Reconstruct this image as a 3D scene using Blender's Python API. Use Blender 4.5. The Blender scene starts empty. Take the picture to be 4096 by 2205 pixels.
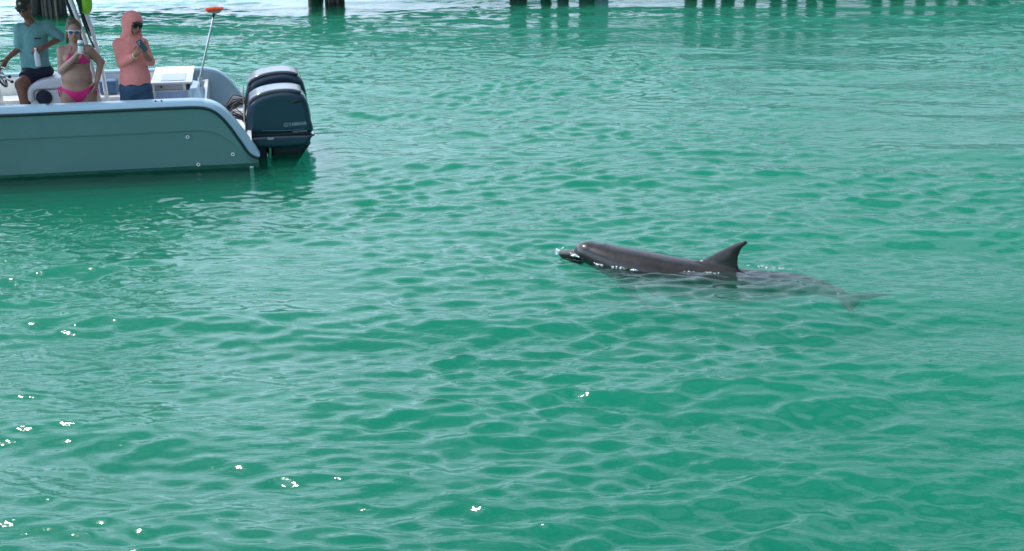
import bpy, math, random
import numpy as np
from mathutils import Vector, Matrix

SC = bpy.context.scene
COL = SC.collection
R = math.radians

# ------------------------------------------------------------------ camera
cam_d = bpy.data.cameras.new('camera')
cam = bpy.data.objects.new('camera', cam_d); COL.objects.link(cam)
cam.location = (0, 0, 4.0)
cam.rotation_euler = (R(90 - 19.4), 0, 0)
cam_d.sensor_width = 36.0
cam_d.lens = 36.0 * 5100 / 4096
cam_d.clip_end = 6000
SC.camera = cam

# ------------------------------------------------------------------ world, sun, exposure
SUN_AZ = Vector((-0.96, 0.28))          # horizontal direction towards the sun
SUN_EL = 62.0
CLOUD_GAIN = 185.0
world = bpy.data.worlds.new('World'); SC.world = world; world.use_nodes = True
wn = world.node_tree; wn.nodes.clear()
sky = wn.nodes.new('ShaderNodeTexSky'); sky.sky_type = 'NISHITA'; sky.sun_disc = False
sky.sun_elevation = R(SUN_EL)
sky.sun_rotation = math.atan2(SUN_AZ.x, SUN_AZ.y)
sky.air_density = 1.0; sky.dust_density = 1.0; sky.ozone_density = 2.5
bg = wn.nodes.new('ShaderNodeBackground'); bg.inputs[1].default_value = 0.12
wo = wn.nodes.new('ShaderNodeOutputWorld')
# broken cloud added over the unseen sky for brighter water reflections, strongest near the sun
def WN(t, **k):
    n = wn.nodes.new(t)
    for a, b in k.items(): setattr(n, a, b)
    return n
tcw = WN('ShaderNodeTexCoord'); sepw = WN('ShaderNodeSeparateXYZ'); wn.links.new(tcw.outputs['Generated'], sepw.inputs[0])
mxz = WN('ShaderNodeMath', operation='MAXIMUM'); wn.links.new(sepw.outputs[2], mxz.inputs[0]); mxz.inputs[1].default_value = 0.0
adz = WN('ShaderNodeMath', operation='ADD'); wn.links.new(mxz.outputs[0], adz.inputs[0]); adz.inputs[1].default_value = 0.22
inv = WN('ShaderNodeMath', operation='DIVIDE'); inv.inputs[0].default_value = 1.0; wn.links.new(adz.outputs[0], inv.inputs[1])
prj = WN('ShaderNodeVectorMath', operation='SCALE'); wn.links.new(tcw.outputs['Generated'], prj.inputs[0]); wn.links.new(inv.outputs[0], prj.inputs['Scale'])
cn = WN('ShaderNodeTexNoise'); cn.inputs['Scale'].default_value = 1.7; cn.inputs['Detail'].default_value = 6; cn.inputs['Roughness'].default_value = 0.58
wn.links.new(prj.outputs[0], cn.inputs['Vector'])
cm_ = WN('ShaderNodeMapRange', interpolation_type='SMOOTHSTEP'); cm_.inputs['From Min'].default_value = 0.34; cm_.inputs['From Max'].default_value = 0.70
cm_.inputs['To Max'].default_value = 0.92; wn.links.new(cn.outputs[0], cm_.inputs['Value'])
sunv = (SUN_AZ.normalized()*math.cos(R(SUN_EL))).to_3d() + Vector((0, 0, math.sin(R(SUN_EL))))
dt = WN('ShaderNodeVectorMath', operation='DOT_PRODUCT'); wn.links.new(tcw.outputs['Generated'], dt.inputs[0]); dt.inputs[1].default_value = sunv
ph = WN('ShaderNodeMapRange'); ph.inputs['From Min'].default_value = -0.5; ph.inputs['From Max'].default_value = 1.0
ph.inputs['To Min'].default_value = 0.0; ph.inputs['To Max'].default_value = 1.0; wn.links.new(dt.outputs['Value'], ph.inputs['Value'])
pw = WN('ShaderNodeMath', operation='POWER'); wn.links.new(ph.outputs[0], pw.inputs[0]); pw.inputs[1].default_value = 3.0
ls = WN('ShaderNodeMath', operation='MULTIPLY_ADD'); wn.links.new(pw.outputs[0], ls.inputs[0]); ls.inputs[1].default_value = CLOUD_GAIN; ls.inputs[2].default_value = 0.4
hb = WN('ShaderNodeMapRange'); hb.inputs['From Min'].default_value = 0.0; hb.inputs['From Max'].default_value = 0.5
hb.inputs['To Min'].default_value = 1.15; hb.inputs['To Max'].default_value = 0.75; wn.links.new(mxz.outputs[0], hb.inputs['Value'])
lb = WN('ShaderNodeMath', operation='MULTIPLY'); wn.links.new(ls.outputs[0], lb.inputs[0]); wn.links.new(hb.outputs[0], lb.inputs[1])
cc = WN('ShaderNodeVectorMath', operation='SCALE'); cc.inputs[0].default_value = (0.68, 0.84, 1.07); wn.links.new(lb.outputs[0], cc.inputs['Scale'])
hz_ = WN('ShaderNodeMapRange'); hz_.inputs['From Min'].default_value = 0.0; hz_.inputs['From Max'].default_value = 0.65
hz_.inputs['To Min'].default_value = 0.75; hz_.inputs['To Max'].default_value = 0.0; wn.links.new(mxz.outputs[0], hz_.inputs['Value'])
scr = WN('ShaderNodeMath', operation='MULTIPLY_ADD'); wn.links.new(cm_.outputs[0], scr.inputs[0]); scr.inputs[1].default_value = 0.55; wn.links.new(hz_.outputs[0], scr.inputs[2]); scr.use_clamp = True
cmx = WN('ShaderNodeMix', data_type='RGBA'); wn.links.new(scr.outputs[0], cmx.inputs['Factor']); wn.links.new(sky.outputs[0], cmx.inputs['A']); wn.links.new(cc.outputs[0], cmx.inputs['B'])
wn.links.new(cmx.outputs['Result'], bg.inputs[0]); wn.links.new(bg.outputs[0], wo.inputs[0])
sd = bpy.data.lights.new('sun', 'SUN'); sd.energy = 3.6; sd.angle = R(0.53); sd.color = (1.0, 0.95, 0.87)
sun = bpy.data.objects.new('sun', sd); COL.objects.link(sun)
hv = SUN_AZ.normalized() * math.cos(R(SUN_EL))
sun.rotation_euler = Vector((-hv.x, -hv.y, -math.sin(R(SUN_EL)))).to_track_quat('-Z', 'Y').to_euler()
sun.location = (0, 0, 30)
SC.cycles.volume_bounces = 2
SC.view_settings.view_transform = 'Standard'
SC.view_settings.look = 'None'
SC.view_settings.exposure = -0.44
SC.view_settings.gamma = 1.0
SC.view_settings.use_curve_mapping = False

# ------------------------------------------------------------------ materials
MATS = {}
def mat(name, col, rough=0.5, metal=0.0, var=0.08, scale=20.0, coat=0.0, spec=0.5, bump=0.0, alpha=1.0, trans=0.0, bd=0.01):
    m = bpy.data.materials.new(name); m.use_nodes = True
    nt = m.node_tree; b = nt.nodes['Principled BSDF']
    b.inputs['Roughness'].default_value = rough
    b.inputs['Metallic'].default_value = metal
    b.inputs['Coat Weight'].default_value = coat
    b.inputs['Coat Roughness'].default_value = 0.10
    b.inputs['Specular IOR Level'].default_value = spec
    b.inputs['Transmission Weight'].default_value = trans
    tc = nt.nodes.new('ShaderNodeTexCoord')
    nz = nt.nodes.new('ShaderNodeTexNoise'); nz.inputs['Scale'].default_value = scale; nz.inputs['Detail'].default_value = 4
    nt.links.new(tc.outputs['Object'], nz.inputs['Vector'])
    mr = nt.nodes.new('ShaderNodeMapRange')
    mr.inputs['From Min'].default_value = 0.25; mr.inputs['From Max'].default_value = 0.75
    mr.inputs['To Min'].default_value = 1 - var; mr.inputs['To Max'].default_value = 1 + var
    nt.links.new(nz.outputs[0], mr.inputs['Value'])
    vm = nt.nodes.new('ShaderNodeVectorMath'); vm.operation = 'SCALE'
    vm.inputs[0].default_value = col[:3]
    nt.links.new(mr.outputs[0], vm.inputs['Scale'])
    nt.links.new(vm.outputs[0], b.inputs['Base Color'])
    if bump:
        bp = nt.nodes.new('ShaderNodeBump'); bp.inputs['Strength'].default_value = bump; bp.inputs['Distance'].default_value = bd
        nt.links.new(nz.outputs[0], bp.inputs['Height']); nt.links.new(bp.outputs[0], b.inputs['Normal'])
    if alpha < 1: b.inputs['Alpha'].default_value = alpha
    MATS[name] = m
    return m

M_gel = mat('white_gelcoat', (0.80, 0.80, 0.77), 0.32, var=0.04, scale=3, coat=0.3)
M_gel_shade = mat('white_gelcoat_shade', (0.34, 0.50, 0.58), 0.32, var=0.04, scale=3, coat=0.2)  # white gelcoat with the blue-grey of shade put into its colour
M_hull = mat('seafoam_hull', (0.105, 0.205, 0.20), 0.22, var=0.06, scale=1.5, coat=0.4)
M_boot = mat('dark_bottom_paint', (0.03, 0.13, 0.10), 0.5, var=0.2, scale=6)
M_rail = mat('black_green_rub_rail', (0.006, 0.030, 0.030), 0.4, var=0.1)
M_vinyl = mat('pale_vinyl', (0.52, 0.56, 0.60), 0.45, var=0.05, scale=6, bump=0.1)
M_navy = mat('outboard_navy_paint', (0.012, 0.036, 0.064), 0.22, metal=0.0, var=0.06, scale=4, coat=0.6)
M_cap = mat('outboard_grey_cap', (0.055, 0.06, 0.075), 0.38, metal=0.1, var=0.06, scale=4, coat=0.5)
M_dark = mat('engine_black', (0.008, 0.014, 0.024), 0.42, var=0.2, scale=12)
M_black = mat('black_plastic', (0.006, 0.007, 0.010), 0.4, var=0.1)
M_steel = mat('stainless_steel', (0.62, 0.63, 0.63), 0.25, metal=0.9, var=0.06)
M_alu = mat('white_tube', (0.74, 0.76, 0.76), 0.3, metal=0.2, var=0.04)
M_decal = mat('silver_decal', (0.26, 0.36, 0.40), 0.5, var=0.12, scale=60)
M_label = mat('pale_label', (0.42, 0.46, 0.48), 0.5, var=0.15, scale=60)
M_hose = mat('tan_hose', (0.42, 0.36, 0.28), 0.5, var=0.2)
M_skinp = mat('fair_skin', (0.32, 0.19, 0.14), 0.5, var=0.07, scale=14, spec=0.35)
M_skint = mat('tanned_skin', (0.33, 0.16, 0.105), 0.5, var=0.08, scale=14, spec=0.35)
M_skind = mat('deeply_tanned_skin', (0.20, 0.095, 0.065), 0.5, var=0.08, scale=14, spec=0.35)
M_pink = mat('hot_pink_fabric', (0.56, 0.012, 0.16), 0.7, var=0.08, scale=40)
M_peach = mat('peach_fabric', (0.74, 0.25, 0.22), 0.8, var=0.05, scale=7, bump=0.8, bd=0.045)
M_peach2 = mat('orange_hood_lining', (0.80, 0.16, 0.10), 0.8, var=0.05, scale=10)
M_short = mat('slate_blue_fabric', (0.025, 0.075, 0.14), 0.8, var=0.12, scale=9, bump=0.8, bd=0.03)
M_bshort = mat('dark_navy_fabric', (0.006, 0.010, 0.030), 0.8, var=0.12, scale=18)
M_aqua = mat('aqua_cotton', (0.13, 0.31, 0.31), 0.85, var=0.06, scale=7, bump=0.8, bd=0.045)
M_hair = mat('dirty_blonde_hair', (0.10, 0.068, 0.038), 0.5, var=0.5, scale=70, bump=0.5)
M_dhair = mat('brown_hair', (0.04, 0.028, 0.018), 0.6, var=0.3, scale=70)
M_capf = mat('olive_cap_fabric', (0.045, 0.05, 0.035), 0.85, var=0.2, scale=30)
M_lens = mat('dark_lens', (0.005, 0.006, 0.012), 0.08, var=0.02, coat=0.6)
M_blens = mat('blue_mirror_lens', (0.02, 0.06, 0.20), 0.08, var=0.02, coat=0.6)
M_wframe = mat('white_plastic', (0.78, 0.78, 0.78), 0.35, var=0.03)
M_lip = mat('lips', (0.32, 0.09, 0.08), 0.45, var=0.05)
M_eye = mat('eye_white', (0.75, 0.73, 0.70), 0.2, var=0.02)
M_neon = mat('neon_green_vinyl', (0.26, 0.62, 0.03), 0.4, var=0.06, scale=8)
M_orange = mat('orange_bristles', (0.85, 0.12, 0.04), 0.8, var=0.35, scale=60, bump=0.6)
M_bgreen = mat('grey_green_plastic', (0.17, 0.24, 0.19), 0.5, var=0.1)
M_bluec = mat('blue_grey_cushion_shade', (0.08, 0.16, 0.28), 0.6, var=0.06)
M_dolph = None
M_plast = mat('clear_plastic', (0.75, 0.82, 0.86), 0.15, var=0.03, alpha=0.65)
M_foam = mat('water_foam', (0.86, 0.90, 0.88), 0.25, var=0.08, scale=60, coat=0.5)

# ------------------------------------------------------------------ object helpers
def link_mesh(name, verts, faces, m, parent=None, smooth=True):
    me = bpy.data.meshes.new(name)
    me.from_pydata([tuple(map(float, v)) for v in verts], [], [tuple(int(i) for i in f) for f in faces])
    me.validate(); me.update()
    if smooth: me.polygons.foreach_set('use_smooth', [True] * len(me.polygons))
    if m: me.materials.append(m)
    o = bpy.data.objects.new(name, me); COL.objects.link(o)
    if parent: o.parent = parent
    return o

def link_np(name, V, F4, m, parent=None, smooth=True):
    """fast path: numpy vertices and quads"""
    me = bpy.data.meshes.new(name)
    V = np.ascontiguousarray(V, dtype=np.float32); F4 = np.ascontiguousarray(F4, dtype=np.int32)
    me.vertices.add(len(V)); me.vertices.foreach_set('co', V.ravel())
    k = F4.shape[1]
    me.loops.add(F4.size); me.loops.foreach_set('vertex_index', F4.ravel())
    me.polygons.add(len(F4))
    me.polygons.foreach_set('loop_start', np.arange(0, F4.size, k, dtype=np.int32))
    me.polygons.foreach_set('loop_total', np.full(len(F4), k, dtype=np.int32))
    me.update(calc_edges=True)
    if smooth: me.polygons.foreach_set('use_smooth', np.ones(len(F4), dtype=bool))
    if m: me.materials.append(m)
    o = bpy.data.objects.new(name, me); COL.objects.link(o)
    if parent: o.parent = parent
    return o

YAW = R(11.573)                                   # heading of the boat
O3 = Vector((-3.239, 15.384, 0.0))                # near stern corner at the waterline
class Frame:
    """(u, v, z): u along the boat towards the stern, v across it, z up"""
    def __init__(s, origin, rz): s.o = origin; s.rz = rz; s.m = Matrix.Rotation(rz, 3, 'Z')
    def w(s, p): return s.o + s.m @ Vector(p)
BOATF = Frame(O3, YAW)
def thing(name, label, cat, base, frame=BOATF, group=None, kind=None):
    o = bpy.data.objects.new(name, None); COL.objects.link(o)
    o.empty_display_size = 0.2
    o.location = frame.w(base); o.rotation_euler = (0, 0, frame.rz)
    o['label'] = label; o['category'] = cat
    if group: o['group'] = group
    o['_base'] = list(base)
    return o
def base_of(root):
    r = root
    while '_base' not in r.keys() and r.parent: r = r.parent
    return Vector(r['_base'])

class MB:
    """collects simple shapes into one mesh, in frame coordinates"""
    def __init__(s): s.v = []; s.f = []
    def add(s, vs, fs):
        n = len(s.v); s.v += [Vector(v) for v in vs]; s.f += [[i + n for i in f] for f in fs]; return s
    def box(s, a, b, bev=0.0):
        x0, y0, z0 = a; x1, y1, z1 = b
        if bev <= 0:
            return s.add([(x0,y0,z0),(x1,y0,z0),(x1,y1,z0),(x0,y1,z0),(x0,y0,z1),(x1,y0,z1),(x1,y1,z1),(x0,y1,z1)],
                         [(0,3,2,1),(4,5,6,7),(0,1,5,4),(1,2,6,5),(2,3,7,6),(3,0,4,7)])
        import bmesh
        bm = bmesh.new(); bmesh.ops.create_cube(bm, size=1.0)
        for v in bm.verts: v.co = Vector(((x0+x1)/2 + v.co.x*(x1-x0), (y0+y1)/2 + v.co.y*(y1-y0), (z0+z1)/2 + v.co.z*(z1-z0)))
        bmesh.ops.bevel(bm, geom=bm.edges[:], offset=bev, segments=2, affect='EDGES', profile=0.6)
        bm.verts.index_update()
        s.add([v.co.copy() for v in bm.verts], [[v.index for v in f.verts] for f in bm.faces]); bm.free(); return s
    def tube(s, pts, r, n=10, caps=True):
        pts = [Vector(p) for p in pts]; rs = r if isinstance(r, (list, tuple)) else [r] * len(pts)
        vs = []; fs = []
        prev = None
        for i, p in enumerate(pts):
            t = (pts[min(i+1, len(pts)-1)] - pts[max(i-1, 0)]).normalized()
            if prev is None:
                a = t.cross(Vector((0, 0, 1)));
                if a.length < 0.1: a = t.cross(Vector((1, 0, 0)))
                a.normalize()
            else:
                a = (prev - t * prev.dot(t)).normalized()
            prev = a; b = t.cross(a)
            for k in range(n):
                c = 2 * math.pi * k / n
                vs.append(p + (a * math.cos(c) + b * math.sin(c)) * rs[i])
        for i in range(len(pts) - 1):
            for k in range(n):
                k2 = (k + 1) % n
                fs.append((i*n+k, i*n+k2, (i+1)*n+k2, (i+1)*n+k))
        if caps: fs.append(tuple(range(n))[::-1]); fs.append(tuple((len(pts)-1)*n + k for k in range(n)))
        return s.add(vs, fs)
    def ring(s, c, R0, r, nrm=(0, 1, 0), n=28, m=8):
        nrm = Vector(nrm).normalized(); a = nrm.cross(Vector((0, 0, 1)))
        if a.length < 0.1: a = Vector((1, 0, 0))
        a.normalize(); b = nrm.cross(a); c = Vector(c)
        vs = []; fs = []
        for i in range(n):
            t = 2*math.pi*i/n; d = a*math.cos(t) + b*math.sin(t)
            for k in range(m):
                q = 2*math.pi*k/m; vs.append(c + d*(R0 + r*math.cos(q)) + nrm*r*math.sin(q))
        for i in range(n):
            for k in range(m):
                fs.append((i*m+k, ((i+1) % n)*m+k, ((i+1) % n)*m+(k+1) % m, i*m+(k+1) % m))
        return s.add(vs, fs)
    def disc(s, c, r, h, nrm=(0, -1, 0), n=32):
        c = Vector(c); nrm = Vector(nrm).normalized()
        return s.tube([c, c + nrm*h*0.7, c + nrm*h], [r, r, r*0.93], n)
    def build(s, name, m, parent, smooth=False, bev=0):
        b = base_of(parent) if parent else Vector((0, 0, 0))
        o = link_mesh(name, [v - b for v in s.v], s.f, m, parent, smooth)
        if bev:
            md = o.modifiers.new('bevel', 'BEVEL'); md.width = bev; md.segments = 2; md.limit_method = 'ANGLE'
        return o
def smooth_angle(o, ang=35):
    import bmesh
    bm = bmesh.new(); bm.from_mesh(o.data)
    bmesh.ops.recalc_face_normals(bm, faces=bm.faces[:])
    for f in bm.faces: f.smooth = True
    for e in bm.edges:
        if len(e.link_faces) == 2 and e.calc_face_angle(0) > R(ang): e.smooth = False
    bm.to_mesh(o.data); bm.free(); return o

# ------------------------------------------------------------------ implicit surfaces (bodies, cowls, the dolphin)
class SDF:
    def __init__(s, lo, hi, h):
        s.lo = np.array(lo, float); s.h = h
        s.n = np.ceil((np.array(hi) - s.lo) / h).astype(int) + 1
        s.F = np.full(s.n, 0.08, np.float32)
        s.ax = [s.lo[i] + h*np.arange(s.n[i]) for i in range(3)]
    def copy(s):
        c = SDF.__new__(SDF); c.lo = s.lo; c.h = s.h; c.n = s.n; c.F = s.F.copy(); c.ax = s.ax; return c
    def sub(s, lo, hi):
        a = [max(0, int((lo[i]-s.lo[i])/s.h)) for i in range(3)]
        b = [min(int(s.n[i]), int((hi[i]-s.lo[i])/s.h)+2) for i in range(3)]
        if any(b[i] <= a[i] for i in range(3)): return None
        sl = tuple(slice(a[i], b[i]) for i in range(3))
        g = np.meshgrid(*[s.ax[i][a[i]:b[i]].astype(np.float32) for i in range(3)], indexing='ij')
        return sl, g
    def merge(s, sl, d, k):
        a = s.F[sl]
        if k <= 0: s.F[sl] = np.minimum(a, d); return
        hh = np.clip(0.5 + 0.5*(a - d)/k, 0, 1)
        s.F[sl] = a*(1-hh) + d*hh - k*hh*(1-hh)
    def cone(s, a, b, ra, rb, k=0.02, sv=1.0, grow=0.0):
        a = np.array(a, float); b = np.array(b, float); ra += grow; rb += grow
        m = max(ra, rb) + k + 0.03
        r = s.sub(np.minimum(a, b) - m, np.maximum(a, b) + m)
        if r is None: return s
        sl, (x, y, z) = r
        q = b - a; q2 = q.copy(); q2[1] /= sv
        L = float(q2 @ q2) + 1e-9
        px = x - a[0]; py = (y - a[1]) / sv; pz = z - a[2]
        t = np.clip((px*q2[0] + py*q2[1] + pz*q2[2]) / L, 0, 1)
        d = np.sqrt((px - t*q2[0])**2 + (py - t*q2[1])**2 + (pz - t*q2[2])**2) - (ra + (rb - ra)*t)
        s.merge(sl, d.astype(np.float32), k); return s
    def ell(s, c, r, k=0.02, rot=None, grow=0.0):
        c = np.array(c, float); r = np.array(r, float) + grow
        m = r.max() + k + 0.03
        g = s.sub(c - m, c + m)
        if g is None: return s
        sl, (x, y, z) = g
        p = [x - c[0], y - c[1], z - c[2]]
        if rot is not None:
            Rm = np.array(rot).T
            p = [Rm[i][0]*p[0] + Rm[i][1]*p[1] + Rm[i][2]*p[2] for i in range(3)]
        k0 = np.sqrt((p[0]/r[0])**2 + (p[1]/r[1])**2 + (p[2]/r[2])**2) + 1e-6
        k1 = np.sqrt((p[0]/r[0]**2)**2 + (p[1]/r[1]**2)**2 + (p[2]/r[2]**2)**2) + 1e-6
        s.merge(sl, (k0*(k0-1)/k1).astype(np.float32), k); return s
    def cutter(s, fn):
        """intersect with the region where fn(x, y, z) < 0"""
        g = np.meshgrid(*[a.astype(np.float32) for a in s.ax], indexing='ij', sparse=True)
        s.F = np.maximum(s.F, fn(*g).astype(np.float32)); return s
    def mesh(s):
        F = s.F; h = s.h
        F = np.pad(F, 1, constant_values=0.05); lo = s.lo - h
        S = F < 0
        c = [S[i:S.shape[0]-1+i, j:S.shape[1]-1+j, k:S.shape[2]-1+k] for i in (0, 1) for j in (0, 1) for k in (0, 1)]
        anyi = c[0].copy(); alli = c[0].copy()
        for q in c[1:]: anyi |= q; alli &= q
        act = anyi & ~alli
        idx = np.argwhere(act)
        if len(idx) == 0: return np.zeros((0, 3)), np.zeros((0, 4), int)
        vid = np.full(act.shape, -1, np.int32); vid[act] = np.arange(len(idx))
        corners = np.array([(i, j, k) for i in (0, 1) for j in (0, 1) for k in (0, 1)])
        val = np.stack([F[idx[:, 0]+a, idx[:, 1]+b, idx[:, 2]+d] for a, b, d in corners], 1)
        acc = np.zeros((len(idx), 3)); cnt = np.zeros(len(idx))
        for i in range(8):
            for j in range(i+1, 8):
                if np.abs(corners[i]-corners[j]).sum() != 1: continue
                va, vb = val[:, i], val[:, j]
                m = (va < 0) != (vb < 0)
                t = np.where(m, va/(va - vb + 1e-12), 0)[:, None]
                acc += np.where(m[:, None], corners[i] + t*(corners[j]-corners[i]), 0); cnt += m
        V = lo + (idx + acc/cnt[:, None])*h
        faces = []
        for ax in range(3):
            A = [slice(None)]*3; B = [slice(None)]*3
            A[ax] = slice(0, -1); B[ax] = slice(1, None)
            e = S[tuple(A)] != S[tuple(B)]; ins = S[tuple(A)]
            p = np.argwhere(e)
            o1, o2 = [(1, 2), (2, 0), (0, 1)][ax]
            ok = (p[:, o1] > 0) & (p[:, o2] > 0) & (p[:, o1] < S.shape[o1]-1) & (p[:, o2] < S.shape[o2]-1)
            p = p[ok]; inn = ins[tuple(p.T)]
            def g(d1, d2):
                q = p.copy(); q[:, o1] -= d1; q[:, o2] -= d2
                return vid[tuple(q.T)]
            q = np.stack([g(1, 1), g(0, 1), g(0, 0), g(1, 0)], 1)
            q[~inn] = q[~inn][:, ::-1]
            faces.append(q)
        Fq = np.concatenate(faces); Fq = Fq[(Fq >= 0).all(1)]
        return V, Fq
    def build(s, name, m, parent, relax=1):
        V, Fq = s.mesh()
        for _ in range(relax):
            acc = np.zeros_like(V); cnt = np.zeros(len(V))
            for a in range(4):
                b = (a+1) % 4
                np.add.at(acc, Fq[:, a], V[Fq[:, b]]); np.add.at(cnt, Fq[:, a], 1)
            V = 0.5*V + 0.5*acc/np.maximum(cnt, 1)[:, None]
        b = np.array(base_of(parent)) if parent else np.zeros(3)
        return link_np(name, V - b, Fq, m, parent)

def poly2d(px, pz, poly):
    """signed distance to a polygon (negative inside)"""
    P = np.array(poly, float); n = len(P)
    d = np.full(np.broadcast(px, pz).shape, 1e9, np.float32); sgn = np.ones(d.shape, np.float32)
    for i in range(n):
        a = P[i]; b = P[(i+1) % n]; e = b - a
        wx = px - a[0]; wz = pz - a[1]
        t = np.clip((wx*e[0] + wz*e[1])/(e@e + 1e-12), 0, 1)
        d = np.minimum(d, (wx - e[0]*t)**2 + (wz - e[1]*t)**2)
        c1 = pz >= a[1]; c2 = pz < b[1]; c3 = e[0]*wz > e[1]*wx
        f = (c1 & c2 & c3) | (~c1 & ~c2 & ~c3)
        sgn = np.where(f, -sgn, sgn)
    return sgn*np.sqrt(d)
def catmull(P, n=8, closed=True):
    P = [np.array(p, float) for p in P]; out = []
    N = len(P)
    for i in range(N if closed else N-1):
        p0 = P[(i-1) % N] if closed or i > 0 else P[0]
        p1 = P[i]; p2 = P[(i+1) % N]
        p3 = P[(i+2) % N] if closed or i+2 < N else P[-1]
        for k in range(n):
            t = k/n
            out.append(0.5*((2*p1) + (-p0+p2)*t + (2*p0-5*p1+4*p2-p3)*t*t + (-p0+3*p1-3*p2+p3)*t**3))
    if not closed: out.append(P[-1])
    return np.array(out)
def slab(poly, vc, hw, rnd, h=0.01, crown=0.0, box=None):
    """polygon in (u, z) given thickness across v with rounded edges"""
    P = np.array(poly)
    lo = (P[:, 0].min()-0.03, vc-hw-0.03, P[:, 1].min()-0.03); hi = (P[:, 0].max()+0.03, vc+hw+0.03, P[:, 1].max()+0.03)
    s = SDF(lo, hi, h)
    X, Z = np.meshgrid(s.ax[0], s.ax[2], indexing='ij')
    d2 = poly2d(X, Z, P)[:, None, :]
    y = np.abs(s.ax[1] - vc)[None, :, None]
    q2 = d2 + rnd
    hwv = hw - crown*np.clip(1 + d2/ (0.25), 0, 1)**2 if crown else hw
    qy = y - hwv + rnd
    s.F = (np.minimum(np.maximum(q2, qy), 0) + np.sqrt(np.maximum(q2, 0)**2 + np.maximum(qy, 0)**2) - rnd).astype(np.float32)
    return s

# ------------------------------------------------------------------ water
rng = np.random.default_rng(7)
def lattice_noise(x, y, scale, seed):
    r = np.random.default_rng(seed); G = r.standard_normal((256, 256)).astype(np.float32)
    a = x/scale; b = y/scale
    i = np.floor(a).astype(int); j = np.floor(b).astype(int); fa = a-i; fb = b-j
    fa = fa*fa*(3-2*fa); fb = fb*fb*(3-2*fb)
    g = lambda p, q: G[p % 256, q % 256]
    return (g(i, j)*(1-fa) + g(i+1, j)*fa)*(1-fb) + (g(i, j+1)*(1-fa) + g(i+1, j+1)*fa)*fb

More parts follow.
